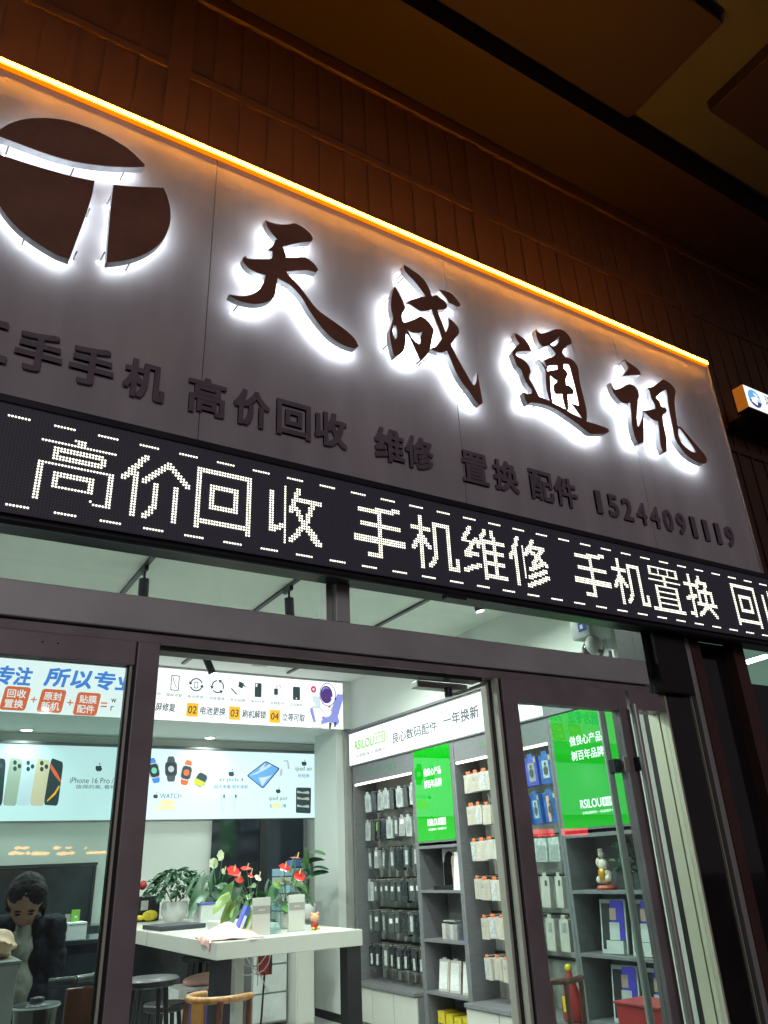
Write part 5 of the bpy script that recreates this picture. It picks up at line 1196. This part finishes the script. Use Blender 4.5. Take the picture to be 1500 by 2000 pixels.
# curved wooden chairs -------------------------------------------------
def chair(cx, cy, topz, rz, label, m1='wood', W_=.17):
    t = thing('wooden_chair', label, 'chair', (cx, cy, 0), 'curved back wooden chairs', rz)
    def L(p): return Vector(p)
    th = topz-.012
    arc = [L((W_*math.cos(a)*1.0, .05-W_*math.sin(a)*.95, th)) for a in [math.pi*k/14 for k in range(15)]]
    arc = [L((W_, .14, th-.004))]+arc+[L((-W_, .14, th-.004))]
    b = B().tube(arc, .019, 12); part('back_rail', b.mesh('back_rail'), m1, t, sm=True)
    part('splat', B().box(-.04, .04, -.125, -.108, .46, th-.01, bev=.004).mesh('splat'), m1, t)
    part('seat', B().box(-.16, .16, -.16, .18, .43, .462, bev=.01).mesh('seat'), 'wood_dark', t)
    for sx in (-1, 1):
        part('leg', B().cyl((sx*.14, .15, 0), (sx*W_, .12, th-.006), .017, n=10).mesh('leg'), 'wood_dark', t, sm=True)
        part('leg', B().cyl((sx*.12, -.13, 0), (sx*.12, -.07, th-.005), .018, n=10).mesh('leg'), 'wood_dark', t, sm=True)
        part('rung', B().cyl((sx*.14, .14, .2), (sx*.12, -.12, .2), .01, n=8).mesh('rung'), 'wood_dark', t, sm=True)
    return t
w1 = at(405, 1950, 3.6); chair(at(414, 1950, 4.85).x, 4.85, at(414, 1944, 4.85).z, -1.05, 'honey coloured curved back wooden chair in front of the table')
w2 = at(1062, 1912, 3.9); chair(at(1075, 1908, 4.5).x, 4.5, at(1080, 1908, 4.5).z, -1.0, 'dark curved back wooden chair behind the right door frame', 'wood_dark')
# red plastic box low behind the right glass door
rx = thing('red_crate', 'red plastic crate low beside the wall behind the right door handle', 'crate', (4.3, 3.75, 0))
za = at(1300, 1970, 3.3).z
xa, xb = at(1288, 1985, 3.3).x, at(1345, 1985, 3.3).x
part('body', B().box(xa, xb, 3.3, 3.6, .5, za, bev=.01), 'red_plastic', rx); part('rim', B().box(xa-.01, xb+.01, 3.29, 3.61, za, za+.012, bev=.004), 'red_plastic', rx)
rs = thing('side_cabinet', 'plain dark cabinet under the red crate by the right wall', 'cabinet', (4.2, 3.5, 0))
part('carcass', B().box(xa-.05, xb+.1, 3.25, 3.66, 0, .499, bev=.005), 'dark_panel', rs)
# ================================================================== LEFT SIDE BEHIND THE GLASS
c1_ = at(38, 1876, 3.5)
ct = thing('display_pedestal', 'pale grey square pedestal at the lower left edge behind the glass', 'pedestal', (.2, 3.7, 0))
part('body', B().box(-.35, c1_.x, 3.5, 3.95, 0, c1_.z-.012, bev=.004), 'acrylic', ct); part('top', B().box(-.36, c1_.x+.008, 3.49, 3.96, c1_.z-.0115, c1_.z, bev=.003), 'pack_grey', ct)
fd = thing('snack_bag', 'crumpled cream and orange snack bag on the pale pedestal', 'bag', (.42, 3.7, c1_.z))
b = bmesh.new(); bmesh.ops.create_icosphere(b, subdivisions=4, radius=1)
for v in b.verts:
    n = math.sin(v.co.x*7)*math.cos(v.co.y*6+v.co.z*5)*.10+math.sin(v.co.z*13+v.co.x*9)*.05
    c = v.co*(1+n); v.co = Vector((c1_.x-.125+c.x*.125, 3.68+c.y*.11, c1_.z+.042+max(-.6, c.z)*.068))
k = B(); k.add(b); part('bag', k, 'food', fd, sm=True)
part('print', B().sph((c1_.x-.19, 3.585, c1_.z+.05), .04, 2, (1, .25, .6)), 'orange_tag', fd, sm=True)
# rear counter with payment sign
zc = at(150, 1838, 4.9).z
rc = thing('dark_counter', 'dark counter behind the left glass carrying the payment signs', 'counter', (1.0, 5.1, 0))
part('body', B().box(.80, 1.22, 4.95, 5.4, 0, zc-.02, bev=.004), 'dark_panel', rc); part('top', B().box(.78, 1.24, 4.93, 5.42, zc-.0195, zc, bev=.003), 'dark_panel', rc)
a, b_ = at(130, 1838, 4.94), at(171, 1800, 4.94)
pb = thing('white_carton', 'white paper box on the dark counter beside the person', 'box', (a.x, 4.95, zc))
part('carton', B().box(a.x, b_.x, 4.94, 5.08, zc+.001, b_.z, bev=.003), 'paper', pb)
part('fold_line', B().box(a.x+.002, b_.x-.002, 4.938, 4.9395, b_.z-.012, b_.z-.009), 'pack_grey', pb)
g0, g1 = at(138, 1799, 5.0), at(157, 1776, 5.0)
qs = thing('green_payment_card', 'small green payment card standing on the white carton', 'card', (g0.x, 5.0, b_.z))
part('card', B().box(g0.x, g1.x, 5.0, 5.006, b_.z+.001, g1.z, bev=.001), 'lime_print', qs)
part('white_square', B().box(g0.x+.018, g1.x-.012, 4.998, 4.9995, b_.z+.02, g1.z-.03), 'paper', qs)
part('side_card', B().box(g0.x-.03, g0.x-.001, 5.01, 5.016, b_.z+.001, g1.z-.02), 'pack_white', qs)
# black kettle and dark stools at the lower left
k0 = at(80, 1960, 3.9)
kt = thing('black_drum', 'black drum shaped bin with a pale rimmed lid at the lower left', 'bin', (k0.x, 4.0, 0))
part('body', B().lathe((k0.x, 4.0, 0), [(.07, 0), (.085, k0.z-.05), (.092, k0.z-.02)], 24), 'black_gloss', kt, sm=True)
part('lid', B().lathe((k0.x, 4.0, k0.z-.019), [(.094, 0), (.094, .008), (.03, .014), (.028, .03), (.012, .034)], 24), 'black_metal', kt, sm=True)
k1 = at(128, 1915, 4.3)
cs = thing('dark_armchair', 'glossy dark armchair between the person and the left door frame', 'chair', (k1.x+.05, 4.5, 0))
part('back_rail', B().tube([(k1.x-.08, 4.25, k1.z), (k1.x+.02, 4.2, k1.z+.005), (k1.x+.12, 4.3, k1.z), (k1.x+.16, 4.45, k1.z-.01)], .02, 12), 'stool_black', cs, sm=True)
part('back', B().box(k1.x-.0, k1.x+.13, 4.25, 4.29, .5, k1.z-.03, bev=.01), 'wood_dark', cs)
part('seat', B().box(k1.x-.15, k1.x+.2, 4.25, 4.65, .45, .5, bev=.015), 'stool_black', cs)
for dx in (-.13, .18):
    for dy in (4.27, 4.62): part('leg', B().cyl((k1.x+dx, dy, 0), (k1.x+dx, dy, .45), .018, n=10), 'stool_black', cs)
part('rim', B().lathe((k0.x, 4.0, k0.z-.022), [(.0955, 0), (.0965, .004), (.0955, .008)], 24), 'acrylic', kt, sm=True)
# ================================================================== SECURITY CAMERA
sc_ = thing('security_camera', 'white motorised security camera with blue sticker behind the transom glass', 'camera', (3.2, 2.95, 2.72))
part('mount', B().cyl((3.28, 2.95, 2.83), (3.28, 2.95, CZ-.001), .02, n=14), 'cam_white', sc_, sm=True)
part('housing', B().box(3.155, 3.335, 2.88, 3.03, 2.655, 2.83, bev=.03), 'cam_white', sc_, sm=True)
part('bracket', B().box(3.30, 3.36, 2.90, 3.0, 2.60, 2.75, bev=.012), 'cam_white', sc_, sm=True)
part('ball', B().sph((3.215, 2.93, 2.59), .062, 3), 'black_gloss', sc_, sm=True)
part('eye_shell', B().sph((3.198, 2.905, 2.605), .054, 3, (.9, .9, 1.15)), 'cam_white', sc_, sm=True)
part('lens', B().cyl((3.19, 2.86, 2.565), (3.188, 2.85, 2.561), .012, n=14), 'black_gloss', sc_)
part('sticker', B().box(3.150, 3.1545, 2.905, 2.955, 2.69, 2.74), 'print_navy', sc_)
part('sticker_mark', B().box(3.1485, 3.1495, 2.92, 2.94, 2.705, 2.728), 'white_print', sc_)
sc_.location.x -= .045; sc_.location.z -= .055
# ================================================================== NEIGHBOUR'S BLADE SIGN
NX, NZ0, NZ1 = at(1450, 750, 2.55).x, at(1461, 793, 2.55).z, at(1450, 750, 2.55).z
ns = thing('neighbour_sign', 'white backlit box sign with blue round emblem at the right edge', 'sign', (NX+.8, 2.6, NZ0))
part('box', B().box(NX, NX+2.2, 2.552, 2.64, NZ0, NZ1, bev=.003), 'side_orange_glow', ns)
part('underside', B().box(NX+.001, NX+2.2, 2.551, 2.641, NZ0-.012, NZ0-.0005), 'black_metal', ns)
part('support', B().box(NX+.1, NX+2.2, 2.6415, 2.80, NZ0-.03, NZ0+.02), 'black_metal', ns)
part('face', B().box(NX+.004, NX+2.2, 2.55, 2.5515, NZ0+.004, NZ1-.004), 'box_white', ns)
cz = (NZ0+NZ1)/2; cx = NX+.105
def nel(rx, rz, a0=0, a1=360, dx=0, dz=0, n=20): return [Vector((cx+dx+rx*math.cos(math.radians(a0+(a1-a0)*k/n)), 0, cz+dz+rz*math.sin(math.radians(a0+(a1-a0)*k/n)))) for k in range(n+(0 if a1-a0 == 360 else 1))]
poly_on(ns, 'emblem_print', 'print_ice', nel(.078, .078), 2.55, .0008)
poly_on(ns, 'emblem_print', 'print_sky', nel(.076, .076, 20, 200), 2.55, .0012)
poly_on(ns, 'emblem_print', 'print_navy', nel(.076, .076, 195, 345), 2.55, .0014)
s_ = [Vector((cx+.05*math.sin(t*2.2)+(.0), 0, cz+.045-t*.03)) for t in [k*.3 for k in range(11)]]
poly_on(ns, 'emblem_print', 'print_white', [p+Vector((0, 0, .010)) for p in s_]+[p-Vector((0, 0, .010)) for p in s_[::-1]], 2.55, .0018)
TX('print_text', '洋河', 'print_dark', ns, Vector((NX+.24, 2.55, cz+.03)), Vector((NX+.44, 2.55, cz+.03)), .085, ext=.0008, bold=.02)
poly_on(ns, 'emblem_print', 'print_lime', [Vector((NX+.26, 0, cz-.05)), Vector((NX+.40, 0, cz-.05)), Vector((NX+.40, 0, cz-.065)), Vector((NX+.26, 0, cz-.065))], 2.55, .001)
# ================================================================== PERSON BEHIND THE LEFT GLASS
def blob(name, parent, mat, balls, segs, vox=.010, sm_it=2, label=None, disp=0, dsc=.06):
    k = B()
    for c, r, s in balls: k.sph(c, r, 3, s)
    for a, c, r0, r1 in segs:
        k.cyl(a, c, r0, r1, n=18); k.sph(a, r0, 2); k.sph(c, r1, 2)
    m = k.mesh('b', wloc(parent)); o = bpy.data.objects.new('b', m); COL.objects.link(o)
    r = o.modifiers.new('r', 'REMESH'); r.mode = 'VOXEL'; r.voxel_size = vox
    s = o.modifiers.new('s', 'SMOOTH'); s.iterations = sm_it; s.factor = .5
    if disp:
        tx = bpy.data.textures.new('folds', 'CLOUDS'); tx.noise_scale = dsc; tx.noise_depth = 2
        dm = o.modifiers.new('d', 'DISPLACE'); dm.texture = tx; dm.strength = disp; dm.mid_level = .5
    bpy.context.view_layer.update()
    mm = bpy.data.meshes.new_from_object(o.evaluated_get(bpy.context.evaluated_depsgraph_get())); bpy.data.objects.remove(o)
    smooth(mm, 180); mm.materials.clear(); mm.materials.append(M[mat])
    return part(name, mm, None, parent, label)
hx, hy, hz = .655, 4.6, 1.43
px0 = .635
pr = thing('person', 'dark haired person in a dark jacket and grey top looking down behind the glass', 'person', (px0, 4.75, 0))
V = Vector
fw = V((-.10, -1, 0)).normalized(); up = V((0, 0, 1)); dn = (fw*.62-up*.78).normalized()   # face direction (looking down)
hd_up = (up*.62+fw*.78).normalized()
hc = V((hx, hy, hz))
def hp(u, f, s): return hc+hd_up*u+dn*f+V((1, -.1, 0)).normalized()*s   # head axes: up, face, side
balls = [(hc+hd_up*.02, .088, (1, 1, 1)), (hp(-.045, .03, 0), .066, (1, 1, 1)), (hp(-.085, .045, 0), .042, (1.1, 1, 1)),
         (hp(-.03, .093, 0), .014, (1, 1, 1)), (hp(-.015, .087, 0), .010, (1, 1, 1)), (hp(-.03, .02, .083), .016, (.7, 1, 1.4)), (hp(-.03, .02, -.083), .016, (.7, 1, 1.4)),
         (hp(-.062, .086, 0), .013, (1.7, 1, .8)), (hp(.005, .078, .03), .013, (1.6, .8, .6)), (hp(.005, .078, -.03), .013, (1.6, .8, .6))]
nk = V((hx+.02, hy+.13, 1.30))
hips = V((px0+.03, 4.82, .90)); ch = V((px0+.01, 4.75, 1.20))
LS, RS = V((px0+.19, 4.73, 1.285)), V((px0-.17, 4.73, 1.285))
LE, RE = V((px0+.215, 4.72, 1.02)), V((px0-.22, 4.62, 1.05))
LH, RH = V((px0+.17, 4.56, .84)), V((px0-.20, 4.42, 1.11))
segs = [(nk, hc+hd_up*-.03-dn*.01, .052, .05), (nk, ch, .05, .07), (ch, hips, .08, .10), (nk-up*.09, LS-up*.03, .03, .035), (nk-up*.09, RS-up*.03, .03, .035), (LS, LE, .042, .036), (LE, LH, .034, .026), (RS, RE, .042, .036), (RE, RH, .034, .026)]
for s in (-1, 1): segs += [(hips+V((s*.09, 0, -.05)), V((px0+s*.10, 4.78, .48)), .08, .055), (V((px0+s*.10, 4.78, .48)), V((px0+s*.11, 4.83, .08)), .052, .035), (V((px0+s*.11, 4.83, .05)), V((px0+s*.12, 4.68, .035)), .035, .03)]
for Hn, o1 in ((LH, V((-.6, -.75, -.1))), (RH, V((.15, -1, -.1)))):
    o1 = o1.normalized(); sd = o1.cross(up).normalized()
    segs.append((Hn, Hn+o1*.05, .026, .028))
    for k in range(4):
        b0 = Hn+o1*.07+sd*(-.024+.016*k); L_ = (.030, .036, .034, .026)[k]
        segs += [(b0, b0+o1*L_, .0088, .008), (b0+o1*L_, b0+o1*(L_+.018)-up*.018, .008, .0068)]
    segs += [(Hn+o1*.025-sd*.022, Hn+o1*.055-sd*.042-up*.006, .0105, .009)]
body = blob('body', pr, 'skin', balls, segs, .0085, 2)
for s in (-1, 1):
    part('eyelid', B().sph(hp(-.012, .0845, s*.031), .0095, 2, (1.4, .7, .5)), 'hair', pr, sm=True)
    part('eyebrow', B().sph(hp(.012, .086, s*.032), .007, 2, (2.4, .8, .6)), 'hair', pr, sm=True)
part('lips', B().sph(hp(-.064, .0955, 0), .010, 2, (2.0, .7, .6)), 'lips', pr, sm=True)
blob('hair', pr, 'hair', [(hc+hd_up*.03-dn*.014, .090, (.97, 1, 1)), (hp(-.04, -.045, 0), .074, (1, 1, 1)), (hp(.055, .018, .035), .058, (1, 1, 1)), (hp(.055, .012, -.035), .056, (1, 1, 1)), (hp(-.02, -.0, .072), .034, (.7, 1, 1.5)), (hp(-.02, -.0, -.072), .034, (.7, 1, 1.5))], [(hp(-.06, -.06, 0), hp(-.16, -.07, .03), .05, .03), (hp(.0, -.02, .072), hp(-.09, -.01, .092), .028, .016), (hp(-.09, -.01, .092), hp(-.13, .01, .095), .016, .008)], .006, 1, disp=.012, dsc=.018)
blob('jacket', pr, 'jacket', [(V((px0+.135, 4.745, 1.17)), .078, (1.0, 1.1, 1.5)), (V((px0+.15, 4.75, .98)), .085, (1.0, 1.1, 1.9)), (V((px0-.085, 4.745, 1.17)), .07, (1, 1.1, 1.5)), (V((px0-.10, 4.75, .98)), .078, (1, 1.1, 1.9)), (V((px0+.01, 4.86, 1.05)), .15, (1.3, .6, 1.5)), (LS, .066, (1, 1, 1)), (RS, .066, (1, 1, 1)), (nk+V((.07, .0, -.01)), .055, (1, 1.2, 1.2)), (nk+V((-.065, .0, -.01)), .055, (1, 1.2, 1.2)), (nk+V((0, .09, .01)), .06, (1.2, 1, 1))],
     [(nk+V((.07, .04, 0)), LS, .05, .06), (nk+V((-.06, .04, 0)), RS, .05, .06), (nk+V((0, .10, .01)), ch+V((0, .1, 0)), .06, .10), (LS, LE, .064, .055), (LE, LH+V((.0, .05, .06)), .055, .044), (RS, RE, .064, .055), (RE, RH+V((-.01, .05, 0)), .06, .046)], .009, 2, disp=.03, dsc=.055)
blob('shirt', pr, 'shirt', [(V((px0+.03, 4.71, 1.20)), .072, (1.0, .9, 1.5)), (V((px0+.035, 4.71, 1.03)), .08, (1.1, .9, 1.6)), (V((px0+.035, 4.73, .95)), .10, (1.25, .8, .6))], [(nk+V((0, -.03, -.01)), V((px0+.01, 4.66, 1.2)), .045, .055)], .009, 2, disp=.016, dsc=.04)
blob('trousers', pr, 'trousers', [(hips-up*.06, .15, (1.1, .8, .9))], [(hips+V((s*.09, 0, -.06)), V((px0+s*.10, 4.78, .48)), .10, .075) for s in (-1, 1)]+[(V((px0+s*.10, 4.78, .48)), V((px0+s*.11, 4.83, .12)), .074, .06) for s in (-1, 1)], .013, 2)
# ================================================================== ACROSS THE STREET (mirrored in the shop glass)
def mir(px, py, Yp, dist):
    h = at(px, py, Yp); d = ray(px, py); d = Vector((d.x, -d.y, d.z)); return h+d*(dist/abs(d.y))
b = B(); random.seed(11)
for k in range(26):
    x = random.uniform(-20, 205); p = mir(x, 1659+random.choice((-3, 7, 8)), 2.521, 34)
    b.sph(p, random.uniform(.05, .10), 1, (random.uniform(1, 3), 1, .8))
p = mir(192, 1665, 2.521, 34); b.box(p.x-.4, p.x+.4, p.y-.05, p.y+.05, p.z-.05, p.z+.05)
far = part('distant_street_lights', b, 'orange_far'); tag(far, 'row of tiny orange street lights far across the road', 'street lights', kind='stuff')
a, c = mir(1028, 1627, 2.521, 16), mir(1152, 1630, 2.521, 16)
rl = thing('red_ticker_sign', 'red lit ticker sign across the street, mirrored in the right glass door', 'sign', ((a.x+c.x)/2, a.y-.1, a.z-.2))
part('housing', B().box(a.x-.15, c.x+.15, a.y-.16, a.y-.05, a.z-.2, a.z+.2), 'black_metal', rl)
n = 9; w = (c.x-a.x)/n
for k in range(n):
    if k == 4: continue
    x0 = a.x+k*w
    part('lit_block', B().box(x0+.03*w, x0+.92*w, a.y-.049, a.y-.03, a.z-.10, a.z+.10), 'red_far', rl)
